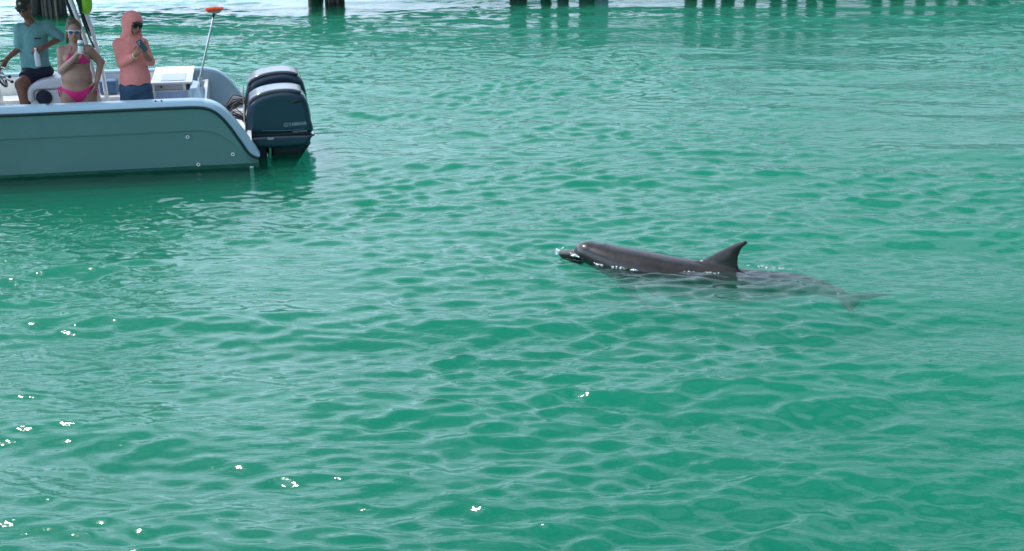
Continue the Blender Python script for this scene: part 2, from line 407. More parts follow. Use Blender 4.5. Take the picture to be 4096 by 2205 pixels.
def wave_set():
    W = []
    def band(n, l0, l1, slope, dirc, spread, seed):
        r = np.random.default_rng(seed)
        for i in range(n):
            lam = l0*(l1/l0)**((i + r.random())/n)
            th = R(dirc) + r.normal()*R(spread)
            W.append((lam, th, slope/math.sqrt(n)*1.414*(0.7 + 0.6*r.random()), r.random()*6.28))
    # direction of travel, measured from +x; crests lie across it
    band(8, 2.4, 5.0, 0.018, -80, 18, 1)
    band(18, 0.85, 2.2, 0.092, -100, 12, 2)
    band(30, 0.36, 0.85, 0.080, -82, 13, 3)
    band(56, 0.11, 0.34, 0.205, -94, 20, 4)
    return W
DEPTH = 6.0
WATER_SCATTER = (0.03, 0.48, 0.28, 1)
WATER_ABSORB = (0.35, 0.74, 0.66, 1)
def build_water():
    yn = [5.0]
    while yn[-1] < 36: yn.append(yn[-1] + 0.009 + 0.0023*(yn[-1]-5.0))
    rows = list(np.concatenate([-(np.geomspace(2, 120, 14)[::-1]) + 5.0 - 0.0, np.linspace(3.2, 4.98, 30)])) + yn \
        + list(36 + np.geomspace(0.14, 2500, 90))
    rows = np.array(sorted(rows)); nc = 820
    u = np.concatenate([-1 - np.geomspace(0.02, 1, 16)[::-1]*1.0, np.linspace(-1, 1, nc), 1 + np.geomspace(0.02, 1, 16)])
    half = 2.6 + 0.46*np.clip(rows - 3.0, 0, 60)
    X = np.zeros((len(rows), len(u)), np.float32)
    inner = np.abs(u) <= 1
    X[:, inner] = half[:, None]*u[None, inner]
    for side in (-1, 1):
        m = (u*side) > 1
        e = (np.abs(u[m]) - 1)
        X[:, m] = side*(half[:, None] + 3000.0*e[None]**3 + e[None]*6.0)
    Y = np.repeat(rows[:, None].astype(np.float32), len(u), 1)
    dy = np.gradient(rows)[:, None]
    dx = np.abs(np.gradient(X, axis=1))
    Z = np.zeros_like(X); DX = np.zeros_like(X); DY = np.zeros_like(X)
    mod = 1.0 + 0.38*lattice_noise(X, Y, 2.3, 5) + 0.25*lattice_noise(X*0.4, Y, 0.9, 6)
    mod = np.clip(mod, 0.25, 2.0)
    # sheltered water beside the hull
    c, s_ = math.cos(YAW), math.sin(YAW)
    U = (X-O3.x)*c + (Y-O3.y)*s_; Vv = -(X-O3.x)*s_ + (Y-O3.y)*c
    near = np.where(Vv < 0, np.exp(-(Vv/2.0)**2), np.where(Vv > 2.45, np.exp(-((Vv-2.45)/0.5)**2), 1.0))
    near = near/(1 + np.exp(np.clip((U-1.0)/0.15, -30, 30)))
    for lam, th, sl, ph in wave_set():
        k = 2*math.pi/lam; a = sl/k
        att = np.clip(lam/(np.maximum(dy*abs(math.sin(th)), 1e-4)*4.0) - 0.5, 0, 1)
        att = att*np.clip(lam/(np.maximum(dx*abs(math.cos(th)), 1e-4)*4.0) - 0.5, 0, 1)
        if lam > 0.36: att = att*(1 - 0.50*np.clip((Y-15.5)/8.0, 0, 1))
        if lam < 0.9: att = att*mod
        if lam < 2.3: att = att*(1 - (0.88 if lam < 0.85 else 0.6)*near)
        p = k*(X*math.cos(th) + Y*math.sin(th)) + ph
        sn = np.sin(p); cs = np.cos(p)
        Z += (att*a*cs).astype(np.float32)
        q = 0.42*a*att
        DX -= (q*math.cos(th)*sn).astype(np.float32); DY -= (q*math.sin(th)*sn).astype(np.float32)
    # the trough and the small rings the dolphin pushes up
    cd, sdn = math.cos(math.atan2(-0.29192, 0.95644)), math.sin(math.atan2(-0.29192, 0.95644))
    S_ = (X-0.4509)*cd + (Y-11.989)*sdn; N_ = -(X-0.4509)*sdn + (Y-11.989)*cd
    Z -= (0.040*np.exp(-((S_-0.55)/0.75)**2 - (N_/0.55)**2)).astype(np.float32)
    r_ = np.sqrt(np.clip(np.maximum(-S_, S_-1.9), 0, None)**2 + N_**2) - 0.16
    Z += (0.0075*np.exp(-np.clip(r_, 0, 9)/0.42)*np.cos(2*np.pi*r_/0.17)*(r_ > 0)*(1 - np.exp(-(r_/0.05)**2))).astype(np.float32)
    V = np.stack([X+DX, Y+DY, Z], -1).reshape(-1, 3)
    nr, ncol = X.shape
    i = np.arange(nr*ncol).reshape(nr, ncol)
    F = np.stack([i[:-1, :-1], i[:-1, 1:], i[1:, 1:], i[1:, :-1]], -1).reshape(-1, 4)
    calm = np.clip(1 - 0.92*near, 0, 1).reshape(-1)
    # sides and floor close the body of water
    edge = np.concatenate([i[0, :], i[1:, -1], i[-1, -2::-1], i[-2:0:-1, 0]])
    ne = len(edge); b0 = len(V)
    Vb = V[edge].copy(); Vb[:, 2] = -DEPTH; V = np.concatenate([V, Vb, [[0, 300, -DEPTH]]])
    k = np.arange(ne); k2 = (k+1) % ne
    F = np.concatenate([F, np.stack([edge[k], b0+k, b0+k2, edge[k2]], -1), np.stack([b0+k, np.full(ne, b0+ne), np.full(ne, b0+ne), b0+k2], -1)[:0]])
    m = bpy.data.materials.new('sea_water'); m.use_nodes = True
    nt = m.node_tree; nt.nodes.clear(); N = nt.nodes.new; L = nt.links.new
    out = N('ShaderNodeOutputMaterial')
    geo = N('ShaderNodeNewGeometry')
    mp = N('ShaderNodeMapping'); mp.inputs['Scale'].default_value = (0.42, 1.0, 1.0); L(geo.outputs['Position'], mp.inputs['Vector'])
    n1 = N('ShaderNodeTexNoise'); n1.inputs['Scale'].default_value = 9.0; n1.inputs['Detail'].default_value = 3; n1.inputs['Roughness'].default_value = 0.55
    L(mp.outputs[0], n1.inputs['Vector'])
    n2 = N('ShaderNodeTexNoise'); n2.inputs['Scale'].default_value = 0.7; n2.inputs['Detail'].default_value = 2
    L(geo.outputs['Position'], n2.inputs['Vector'])
    st = N('ShaderNodeMapRange'); st.inputs['From Min'].default_value = 0.38; st.inputs['From Max'].default_value = 0.62
    st.inputs['To Min'].default_value = 0.14; st.inputs['To Max'].default_value = 0.52
    L(n2.outputs[0], st.inputs['Value'])
    bp = N('ShaderNodeBump'); bp.inputs['Distance'].default_value = 0.045
    ra = N('ShaderNodeAttribute'); ra.attribute_name = 'ripple'
    ms = N('ShaderNodeMath'); ms.operation = 'MULTIPLY'; L(st.outputs[0], ms.inputs[0]); L(ra.outputs['Fac'], ms.inputs[1])
    n4 = N('ShaderNodeTexNoise'); n4.inputs['Scale'].default_value = 26.0; n4.inputs['Detail'].default_value = 2; L(mp.outputs[0], n4.inputs['Vector'])
    hm = N('ShaderNodeMath'); hm.operation = 'MULTIPLY_ADD'; L(n4.outputs[0], hm.inputs[0]); hm.inputs[1].default_value = 0.16; L(n1.outputs[0], hm.inputs[2])
    L(ms.outputs[0], bp.inputs['Strength']); L(hm.outputs[0], bp.inputs['Height'])
    gl = N('ShaderNodeBsdfGlossy'); gl.inputs['Roughness'].default_value = 0.085; gl.inputs['Color'].default_value = (1, 1, 1, 1)
    L(bp.outputs[0], gl.inputs['Normal'])
    fr = N('ShaderNodeFresnel'); fr.inputs['IOR'].default_value = 1.34; L(bp.outputs[0], fr.inputs['Normal'])
    tr = N('ShaderNodeBsdfTransparent')
    sur = N('ShaderNodeMixShader'); L(fr.outputs[0], sur.inputs[0]); L(tr.outputs[0], sur.inputs[1]); L(gl.outputs[0], sur.inputs[2])
    L(sur.outputs[0], out.inputs['Surface'])
    vs = N('ShaderNodeVolumeScatter'); vs.inputs['Color'].default_value = WATER_SCATTER; vs.inputs['Density'].default_value = 1.05
    va = N('ShaderNodeVolumeAbsorption'); va.inputs['Color'].default_value = WATER_ABSORB; va.inputs['Density'].default_value = 1.05
    ad = N('ShaderNodeAddShader'); L(vs.outputs[0], ad.inputs[0]); L(va.outputs[0], ad.inputs[1]); L(ad.outputs[0], out.inputs['Volume'])
    o = link_np('water', V, F, m)
    at = o.data.attributes.new('ripple', 'FLOAT', 'POINT')
    at.data.foreach_set('value', np.concatenate([calm, np.ones(len(V)-len(calm))]).astype(np.float32))
    o['kind'] = 'structure'
    sm = mat('seabed_sand', (0.03, 0.36, 0.26), 0.9, var=0.12, scale=0.4)
    s = link_mesh('seabed', [(-9000, -200, 0.02-DEPTH), (9000, -200, 0.02-DEPTH), (9000, 2600, 0.02-DEPTH), (-9000, 2600, 0.02-DEPTH)], [(0, 1, 2, 3)], sm, smooth=False)
    s['kind'] = 'structure'
build_water()

# ------------------------------------------------------------------ timber pier behind
def wood_mat(name, col, dark):
    m = bpy.data.materials.new(name); m.use_nodes = True
    nt = m.node_tree; b = nt.nodes['Principled BSDF']; b.inputs['Roughness'].default_value = 0.8
    tc = nt.nodes.new('ShaderNodeTexCoord'); mp = nt.nodes.new('ShaderNodeMapping'); mp.inputs['Scale'].default_value = (14, 14, 1.6)
    nz = nt.nodes.new('ShaderNodeTexNoise'); nz.inputs['Scale'].default_value = 2.0; nz.inputs['Detail'].default_value = 5
    cr = nt.nodes.new('ShaderNodeValToRGB'); cr.color_ramp.elements[0].color = (*dark, 1); cr.color_ramp.elements[1].color = (*col, 1)
    cr.color_ramp.elements[0].position = 0.35; cr.color_ramp.elements[1].position = 0.7
    bp = nt.nodes.new('ShaderNodeBump'); bp.inputs['Strength'].default_value = 0.6; bp.inputs['Distance'].default_value = 0.02
    for a, c in ((tc.outputs['Object'], mp.inputs[0]), (mp.outputs[0], nz.inputs['Vector']), (nz.outputs[0], cr.inputs[0]),
                 (cr.outputs[0], b.inputs['Base Color']), (nz.outputs[0], bp.inputs['Height']), (bp.outputs[0], b.inputs['Normal'])):
        nt.links.new(a, c)
    return m
M_pile = wood_mat('dark_wet_timber', (0.085, 0.08, 0.07), (0.018, 0.020, 0.020))
M_pile2 = wood_mat('weathered_timber', (0.24, 0.20, 0.16), (0.03, 0.03, 0.03))
M_fas = mat('blue_grey_concrete', (0.17, 0.24, 0.27), 0.8, var=0.12, scale=0.8)
WORLD = Frame(Vector((0, 0, 0)), 0)
def pier_y(x): return 29.95 + 0.19*(x + 4.5)

def pile_thing(x, y, r, m, label, ribs=0, square=False):
    t = thing('pile', label, 'pile', (x, y, -2.4), WORLD, group='piles carrying the pier')
    b = MB()
    top = 0.60
    if square:
        b.box((x-r, y-r, -2.4), (x+r, y+r, top), 0.02)
    else:
        rr = random.Random(int(x*100))
        pts = [(x + rr.uniform(-.01, .01), y + rr.uniform(-.01, .01), -2.4 + (top+2.4)*i/6) for i in range(7)]
        b.tube(pts, [r*rr.uniform(0.94, 1.05) for _ in pts], 14)
    smooth_angle(b.build('shaft', m, t), 40)
    for i in range(ribs):
        a = -math.pi/2 + (i - (ribs-1)/2)*0.42
        cx, cy = x + (r+0.015)*math.cos(a), y + (r+0.015)*math.sin(a)
        MB().box((cx-0.028, cy-0.02, -1.2), (cx+0.028, cy+0.02, 0.58), 0.006).build('batten', M_pile2 if i % 2 else M_pile, t)
    return t
def build_pier():
    random.seed(3)
    dirv = Vector((1, 0.19, 0)).normalized(); rz = math.atan2(0.19, 1)
    t = thing('pier', 'long blue grey pier carried on dark piles behind the boat', 'pier', (-4.5, 30.95, 0), Frame(Vector((0, 0, 0)), 0))
    t.rotation_euler = (0, 0, rz)
    t['_base'] = [0, 0, 0]
    b = MB()
    for k in range(-12, 12):
        MB().box((k*4.0+0.01, -0.35, 0.62), (k*4.0+3.99, -0.20, 2.6), 0.012).build('fascia_panel', M_fas, t)
    MB().box((-48, -0.198, 0.62), (48, 0.95, 0.80)).build('pier_deck', M_pile2, t)
    for k in range(-12, 13):
        MB().box((k*4.0-0.14, -0.17, 0.805), (k*4.0+0.14, -0.02, 2.9), 0.01).build('post', M_pile, t)
build_pier()
PB = 'dark timber pile under the pier '
for x, y, r, m, lab, ribs, sq in (
    (-10.80, 28.95, 0.17, M_pile, 'dark pile directly behind the seated man, left one of the pair', 0, False),
    (-10.30, 28.80, 0.26, M_pile, 'wide ribbed dark pile directly behind the woman in the pink bikini', 5, False),
    (-4.86, 31.1, 0.19, M_pile, 'darkest left pile of the cluster above the outboards', 0, False),
    (-4.30, 30.5, 0.24, M_pile2, 'ribbed brown pile of the cluster above the outboards', 5, False),
    (0.16, 31.0, 0.22, M_pile, 'wide dark pile at the left end of the middle row', 0, False),
    (0.86, 31.5, 0.14, M_pile, 'slim dark pile standing second in the middle row', 0, False),
    (1.26, 31.1, 0.15, M_pile, 'slim dark pile standing third in the middle row', 0, False),
    (1.85, 31.3, 0.20, M_pile, 'dark round pile touching the square grey pile', 0, False),
    (2.22, 31.3, 0.17, M_fas, 'square blue grey pile at the right end of the middle row', 0, True),
):
    pile_thing(x, y + (0.9 if x > -9 else 0.3), r, m, lab, ribs, sq)
rr = random.Random(5)
for i, x in enumerate((4.6, 5.1, 5.6, 6.15, 6.9, 7.35, 7.85, 8.35, 9.6, 10.2, 10.9, 11.5, 12.1, 12.9)):
    pile_thing(x, 33.15 + 0.19*(x-4.6) + rr.uniform(-.05, .3), rr.uniform(0.13, 0.19), M_pile if i % 3 else M_pile2,
               ('pile left of the gap in the right hand row, seen as dark reflection' if i < 8 else 'pile right of the gap in the right hand row, seen as faint reflection'), 0, False)

# ------------------------------------------------------------------ boat
BEAM = 2.45
rail_pts = [(0.099, 0.119), (0.025, 0.149), (-0.03, 0.20), (-0.086, 0.297), (-0.15, 0.405), (-0.221, 0.522), (-0.30, 0.63), (-0.385, 0.715), (-0.48, 0.765), (-0.617, 0.787), (-0.9, 0.79), (-2.0, 0.785), (-3.0, 0.785), (-4.2, 0.82), (-5.4, 0.90), (-6.6, 1.02), (-7.6, 1.15)]
top_pts = [(0.118, 0.150), (0.085, 0.215), (0.045, 0.29), (-0.012, 0.375), (-0.085, 0.49), (-0.165, 0.605), (-0.25, 0.715), (-0.345, 0.797), (-0.46, 0.845), (-0.617, 0.865), (-0.9, 0.868), (-2.0, 0.865), (-3.0, 0.87), (-4.2, 0.91), (-5.4, 1.0), (-6.6, 1.12), (-7.6, 1.25)]
def inset(u):                                     # plan-view narrowing towards the bow and slightly at the stern
    x = -u
    a = 0 if x < 3.6 else (BEAM/2)*((x-3.6)/4.0)**2
    return min(a, BEAM/2 - 0.02)
rail = catmull(rail_pts, 5, False); topc = catmull(top_pts, 5, False)
boat = thing('motor_boat', 'pale green centre console motor boat with white gunwale, carrying three people', 'boat', (-2.5, BEAM/2, 0))

def side_y(u, side, d=0.0):
    e = inset(u) + d
    return e if side == 0 else BEAM - e
def strip(curves, m, name, parent, ang=40, closed=False):
    """loft through a list of equally long point curves"""
    b = MB(); n = len(curves[0]); vs = [p for c in curves for p in c]; fs = []
    K = len(curves)
    for j in range(K if closed else K-1):
        j2 = (j+1) % K
        for i in range(n-1): fs.append((j*n+i, j*n+i+1, j2*n+i+1, j2*n+i))
    if closed:
        fs.append([j*n for j in range(K)]); fs.append([j*n+n-1 for j in range(K)][::-1])
    b.add(vs, fs)
    return smooth_angle(b.build(name, m, parent), ang)
def keel_z(u):
    x = -u
    return -0.42 if x < 4.5 else -0.42 + 0.9*((x-4.5)/3.1)**2
# hull skin: both sides down to the chine and V bottom, with a knuckle line half way up
cur = []
def zlev(i, f, zb): return zb + (rail[i][1]-zb)*f
n = len(rail)
def chine_z(u): return 0.045 + max(0, (-u-4.0))*0.12
def row(side, f, d):
    out = []
    for i in range(n):
        u, zr = rail[i]; cz = min(chine_z(u), zr-0.02)
        z = cz + (zr-cz)*f
        out.append((u, side_y(u, side, d*(1-f) + 0.0), z))
    return out
fl = 0.06
KF = 0.60
curves = [row(0, 1, fl), row(0, KF+0.008, fl*0.7), row(0, KF, fl*1.35), row(0, 0, fl)]
curves[2] = [(p[0], p[1]+0.004, p[2]) for p in curves[2]]
strip(curves, M_hull, 'hull_side', boat, 30)
curves = [[(p[0], BEAM - p[1], p[2]) for p in c] for c in curves][::-1]
strip(curves, M_hull, 'hull_side', boat, 30)
# bottom with boot-top band
def brow(side, d, z0, k):
    return [(rail[i][0], side_y(rail[i][0], side, d), min(chine_z(rail[i][0]), rail[i][1]-0.02)*(1-k) + keel_z(rail[i][0])*k + z0) for i in range(n)]
bot = [brow(0, fl+0.0, -0.002, 0), brow(0, fl+0.035, -0.10, 0), brow(0, 0.5, -0.12, 0.5), [(rail[i][0], BEAM/2, keel_z(rail[i][0])-0.05) for i in range(n)],
       brow(1, 0.5, -0.12, 0.5), brow(1, fl+0.035, -0.10, 0), brow(1, fl, -0.002, 0)]
strip(bot, M_boot, 'hull_bottom', boat, 30)
# gunwale moulding: outer band, top and inner lip, one for each side
GW = 0.20
for side in (0, 1):
    A = [(rail[i][0], side_y(rail[i][0], side, 0.0), rail[i][1]+0.012) for i in range(n)]
    B = [(topc[i][0]*0.8+rail[i][0]*0.2, side_y(topc[i][0], side, 0.012), topc[i][1]*0.8+rail[i][1]*0.2) for i in range(n)]
    Cc = [(topc[i][0], side_y(topc[i][0], side, 0.04), topc[i][1]) for i in range(n)]
    D = [(topc[i][0], side_y(topc[i][0], side, GW-0.02), topc[i][1]+0.004) for i in range(n)]
    E = [(topc[i][0]-0.004, side_y(topc[i][0], side, GW), topc[i][1]-0.02) for i in range(n)]
    Fq = [(topc[i][0]-0.02, side_y(topc[i][0], side, GW), topc[i][1]-0.06) for i in range(n)]
    G = [(rail[i][0]-0.01, side_y(rail[i][0], side, 0.03), rail[i][1]+0.012) for i in range(n)]
    cs = [A, B, Cc, D, E, Fq, G]
    strip(cs if side == 0 else cs[::-1], M_gel_shade, 'gunwale', boat, 50, closed=True)
    pts = [(rail[i][0], side_y(rail[i][0], side, -0.008), rail[i][1]) for i in range(n)]
    o = MB().tube(pts, 0.019, 8).build('rub_rail', M_rail, boat, True)
    # thin light edge under the rail
# inner walls (liner) and sole
iu = [i for i in range(n) if rail[i][0] > -4.6]
for side in (0, 1):
    T = [(topc[i][0]-0.01, side_y(topc[i][0], side, GW+0.012), topc[i][1]-0.03) for i in iu]
    Bm = [(topc[i][0]-0.01, side_y(topc[i][0], side, GW+0.012), max(0.10, min(0.10, topc[i][1]-0.05))) for i in iu]
    B2 = [(p[0], p[1] + (0.0), 0.10) for p in Bm]
    k9 = [q for q, p in enumerate(T) if p[0] > -0.74]; k0 = [q for q, p in enumerate(T) if p[0] <= -0.74]; k0 = [k9[-1]] + k0
    for kk, mm in ((k9, M_gel_shade), (k0, M_gel)):
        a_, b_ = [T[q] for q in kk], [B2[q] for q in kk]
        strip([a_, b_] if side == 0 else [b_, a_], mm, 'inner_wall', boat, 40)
MB().box((-4.6, GW+0.015, 0.05), (-0.42, BEAM-GW-0.015, 0.10)).build('sole', M_gel, boat)
# long side bench with storage under it, sunlit top
MB().box((-3.9, 1.86, 0.102), (-1.20, BEAM-GW-0.014, 0.60), 0.03).build('side_bench', M_gel, boat)
MB().box((-1.93, 1.97, 0.602), (-1.70, 2.215, 0.79), 0.03).build('cushion', M_bluec, boat)  # blue-grey block standing in for a shadow on bench and liner
# transom, motor well and bracket
MB().box((-0.02, 0.075, -0.40), (0.03, BEAM-0.075, 0.34), 0.008).build('transom', M_gel, boat)
MB().box((-0.50, GW+0.02, 0.26), (-0.022, BEAM-GW-0.02, 0.31), 0.006).build('motor_well_floor', M_gel, boat)
MB().box((-0.56, GW+0.015, 0.101), (-0.505, BEAM-GW-0.02, 0.72), 0.01).build('transom_bulkhead', M_gel, boat)
MB().box((-0.49, 0.60, 0.312), (-0.30, 1.9, 0.42), 0.02).build('rigging_box', M_black, boat)
# bait station across the stern
bs = MB()
U0, U1 = -1.17, -0.705
V0, V1 = 1.05, 2.22
bs.box((U0, V0+0.30, 0.102), (U1, V1, 0.88), 0.006)
bs.box((U0, V0, 0.102), (U1, V0+0.298, 0.80), 0.006)
bs.box((U0, V0, 0.802), (U0+0.03, V0+0.298, 0.88), 0.004)
bs.box((U0+0.031, V0+0.09, 0.802), (U1-0.091, V0+0.297, 0.879), 0.004)
bs.box((U1-0.09, V0, 0.802), (U1-0.05, V0+0.298, 0.88), 0.004)
st = bs.build('bait_station', M_gel, boat)
MB().box((U0-0.02, V0-0.005, 0.882), (U1+0.03, V1+0.01, 0.91), 0.008).build('station_lid', M_gel, boat)
MB().box((U0+0.10, V0+0.10, 0.911), (U1-0.06, V1-0.12, 0.916), 0.003).build('cutting_board', mat('cutting_board_white', (0.86, 0.86, 0.84), 0.5, var=0.02), boat)
MB().box((U0+0.035, V0-0.014, 0.62), (U1-0.04, V0-0.002, 0.795), 0.005).build('station_door', mat('shade_tinted_door', (0.36, 0.47, 0.66), 0.4, var=0.03, scale=4), boat)  # door colour carries the blue shade of its front face
MB().box((U0+0.09, V0+0.07, 0.83), (U0+0.115, V0+0.088, 0.85), 0.003).build('latch', M_black, boat)
MB().tube([(U1+0.015, V0-0.03, 0.63), (U1+0.015, V0-0.03, 0.85)], 0.008).build('grab_rail', M_steel, boat, True)
# sloping corner moulding aft of the station
cm = MB()
cm.add([(-0.70, 0.55, 0.72), (-0.52, 0.55, 0.72), (-0.52, 1.35, 0.72), (-0.70, 1.35, 0.72), (-0.70, 0.75, 0.88), (-0.60, 0.85, 0.86), (-0.56, 1.3, 0.86), (-0.70, 1.35, 0.88)],
       [(0, 3, 2, 1), (4, 5, 6, 7), (0, 1, 5, 4), (1, 2, 6, 5), (2, 3, 7, 6), (3, 0, 4, 7)])
cm.build('corner_moulding', M_gel_shade, boat, False, 0.02)
# through hull fittings on the near side
def fitting(u, z):
    y = side_y(u, 0, fl*(1-(z-0.045)/0.745)) + 0.0
    o = MB().ring((u, y-0.006, z), 0.017, 0.006).build('through_hull_fitting', M_wframe, boat, True)
    b = MB().disc((u, y+0.002, z), 0.012, 0.006).build('outlet', M_black, o, True)
fitting(-0.735, 0.42); fitting(-0.21, 0.172); fitting(-0.635, 0.062)
for u in (-1.075, -1.005):
    b = MB(); b.tube([(u, 0.05, 0.862), (u, 0.05, 0.885)], [0.012, 0.009], 10)
    b.build('cleat_foot', M_black, boat, True)
for u, v in ((-2.33, 0.12), (-1.17, 2.36), (-0.80, 2.36), (-2.5, 2.36)):
    b = MB(); b.disc((u, v, 0.868), 0.036, 0.006, (0, 0, 1))
    o = b.build('rod_holder_cup', M_steel, boat, True)
    MB().disc((u, v, 0.8745), 0.027, 0.002, (0, 0, 1)).build('cup_opening', M_black, o, True)
# leaning post seat with round speaker
seat = thing('leaning_post_seat', 'pale cushioned leaning post with a round dark speaker, the man leans on it', 'seat', (-2.40, 1.15, 0.10))
MB().box((-2.60, 0.93, 0.102), (-2.12, 1.42, 0.90), 0.03).build('base', M_vinyl, seat)
smt = catmull([(-2.68, 0.80), (-2.66, 0.92), (-2.56, 1.00), (-2.40, 1.035), (-2.15, 1.04), (-2.10, 0.98), (-2.14, 0.915), (-2.40, 0.905), (-2.575, 0.89), (-2.60, 0.76), (-2.65, 0.75)], 5)
slab(smt, 1.16, 0.27, 0.035, 0.011).build('cushion', M_vinyl, seat, 2)
spk = MB().disc((-2.482, 0.928, 0.80), 0.094, 0.012).build('speaker', M_bshort, seat, True)
MB().ring((-2.482, 0.918, 0.80), 0.092, 0.005).build('speaker_rim', M_black, spk, True)
MB().box((-2.30, 1.25, 1.0), (-2.08, 1.45, 1.075), 0.03).build('backrest', M_bluec, seat)
# console with wheel and throttles, mostly beyond the left edge
con = thing('helm_console', 'white helm console with steering wheel and throttle levers at the left edge', 'console', (-3.35, 1.2, 0.10))
cp = catmull([(-3.95, 0.12), (-3.95, 1.0), (-3.75, 1.35), (-3.45, 1.38), (-3.18, 1.16), (-3.12, 0.95), (-3.12, 0.12)], 4)
slab(cp, 1.2, 0.42, 0.05, 0.02).build('console_body', M_gel, con, 2)
w = MB(); w.ring((-3.03, 1.22, 1.06), 0.17, 0.014, (1, 0, 0.45)); w.build('steering_wheel', M_black, con, True)
for a in (0, 120, 240):
    d = Vector((0.41, 0, -0.91))*math.cos(R(a)) + Vector((0, 1, 0))*math.sin(R(a))
    MB().tube([(-3.03, 1.22, 1.06), tuple(Vector((-3.03, 1.22, 1.06)) + d*0.165)], 0.011, 8).build('spoke', M_steel, con, True)
MB().tube([(-3.16, 1.22, 1.0), (-3.01, 1.22, 1.065)], [0.02, 0.04], 12).build('wheel_hub', M_steel, con, True)
tb = MB(); tb.box((-3.10, 0.80, 1.06), (-2.93, 0.92, 1.17), 0.02)
thr = tb.build('throttle_box', M_steel, con)
for (a, b_) in (((-2.96, 0.80, 1.13), (-2.83, 0.76, 1.105)), ((-2.96, 0.84, 1.10), (-2.815, 0.80, 1.035))):
    MB().tube([a, b_], 0.010, 8).build('lever', M_steel, thr, True)
    q = SDF((b_[0]-.04, b_[1]-.04, b_[2]-.04), (b_[0]+.04, b_[1]+.04, b_[2]+.04), 0.006); q.ell(b_, (0.022, 0.02, 0.02), 0)
    q.build('knob', M_black, thr)
MB().tube([(-2.94, 0.9, 1.2), (-2.84, 0.86, 1.19)], 0.008, 8).build('lever', M_steel, thr, True)
# T-top
tt = thing('t_top', 'hard top shade on white tube legs, above the people and out of frame', 'shade roof', (-2.7, 1.2, 0.1))
ro = catmull([(-4.6, 2.36), (-4.55, 2.42), (-3.0, 2.46), (-1.35, 2.40), (-1.28, 2.36), (-1.35, 2.33), (-3.0, 2.38), (-4.55, 2.33)], 5)
slab(ro, 1.18, 0.86, 0.02, 0.022).build('roof', mat('roof_canvas', (0.10, 0.13, 0.16), 0.7), tt, 1)
for vv in (0.60, 1.78):
    legs = MB()
    lg = [(-2.12, vv+0.35 if vv < 1 else vv, 2.36), (-2.035, 0.95 if vv < 1 else vv, 1.99), (-1.92, 0.95 if vv < 1 else vv, 1.497), (-1.84, 0.95 if vv < 1 else vv, 0.9), (-1.80, 0.95 if vv < 1 else vv, 0.10)]
    MB().tube(lg, 0.028, 10).build('leg', M_alu, tt, True)
    MB().tube([(-2.19, lg[1][1], 2.34), (-2.085, lg[1][1], 1.98), (-1.99, lg[1][1], 1.60), (-1.93, lg[1][1], 1.42)], 0.020, 10).build('dark_strut', M_black, tt, True)
    MB().tube([(-3.6, vv, 0.10), (-3.5, vv, 2.36)], 0.021, 10).build('leg', M_alu, tt, True)
MB().tube([(-1.93, 0.95, 1.0), (-1.93, 0.95, 1.45)], 0.012, 8).build('leg_brace', M_alu, tt, True)
MB().tube([(-1.985, 0.93, 2.05), (-1.945, 0.93, 1.95), (-1.915, 0.93, 1.72), (-1.86, 0.93, 1.52), (-1.815, 0.93, 1.40)], 0.011, 8).build('cable', M_black, tt, True)
fen = thing('round_fender', 'neon green round fender hanging beside the shade roof leg', 'fender', (-1.875, 1.02, 1.95))
q = SDF((-2.0, 0.9, 1.74), (-1.75, 1.14, 2.16), 0.008); q.ell((-1.875, 1.02, 1.94), (0.082, 0.082, 0.145), 0)
q.build('ball', M_neon, fen)
MB().tube([(-1.875, 1.02, 2.08), (-1.90, 1.03, 2.34)], 0.006, 6).build('cord', M_black, fen, True)
q = SDF((-2.0, 0.85, 1.74), (-1.85, 1.0, 2.16), 0.008); q.ell((-1.935, 0.955, 1.93), (0.026, 0.03, 0.13), 0)
q.build('strap', mat('fender_shade_green', (0.01, 0.05, 0.01), 0.6), fen)  # dark green lobe that paints the shaded left side of the ball

# rod holder and brush
rh = MB(); rh.tube([(-0.598, 1.06, 0.70), (-0.575, 1.06, 0.945)], 0.022, 12)
rh.ring((-0.575, 1.06, 0.945), 0.022, 0.006, (0.1, 0, 1)); rh.ring((-0.59, 1.06, 0.80), 0.023, 0.005, (0.1, 0, 1))
rh.box((-0.545, 1.04, 0.88), (-0.52, 1.08, 0.92), 0.004)
rh.build('rod_holder', M_steel, boat, True)
br = thing('deck_brush', 'long handled orange deck brush standing in the stern rod holder', 'brush', (-0.59, 1.06, 0.72))
MB().tube([(-0.592, 1.06, 0.76), (-0.57, 1.06, 0.96), (-0.45, 1.06, 1.36), (-0.338, 1.06, 1.745)], [0.014, 0.013, 0.013, 0.013], 10).build('handle', M_steel, br, True)
MB().tube([(-0.345, 1.06, 1.715), (-0.335, 1.06, 1.765)], [0.014, 0.018], 10).build('socket', M_black, br, True)
hp = catmull([(-0.375, 1.775), (-0.30, 1.765), (-0.245, 1.785), (-0.238, 1.82), (-0.29, 1.815), (-0.38, 1.795)], 5)
slab(hp, 1.06, 0.05, 0.010, 0.006).build('head', M_bgreen, br)
b = MB(); r5 = random.Random(2)
for i in range(30):
    for j in range(6):
        u = -0.405 + 0.165*i/29; v = 1.015 + 0.09*j/5
        tpt = (u + (u+0.32)*0.35 + r5.uniform(-.004, .004), v + (v-1.06)*0.3, 1.845 - abs(u+0.315)*0.18 + r5.uniform(-.006, .004))
        zb = 1.785 + max(0, (u+0.33))*0.3
        b.tube([(u, v, zb), tpt], [0.005, 0.0045], 5)
bo = b.build('bristles', M_orange, br, True); bo['kind'] = 'stuff'

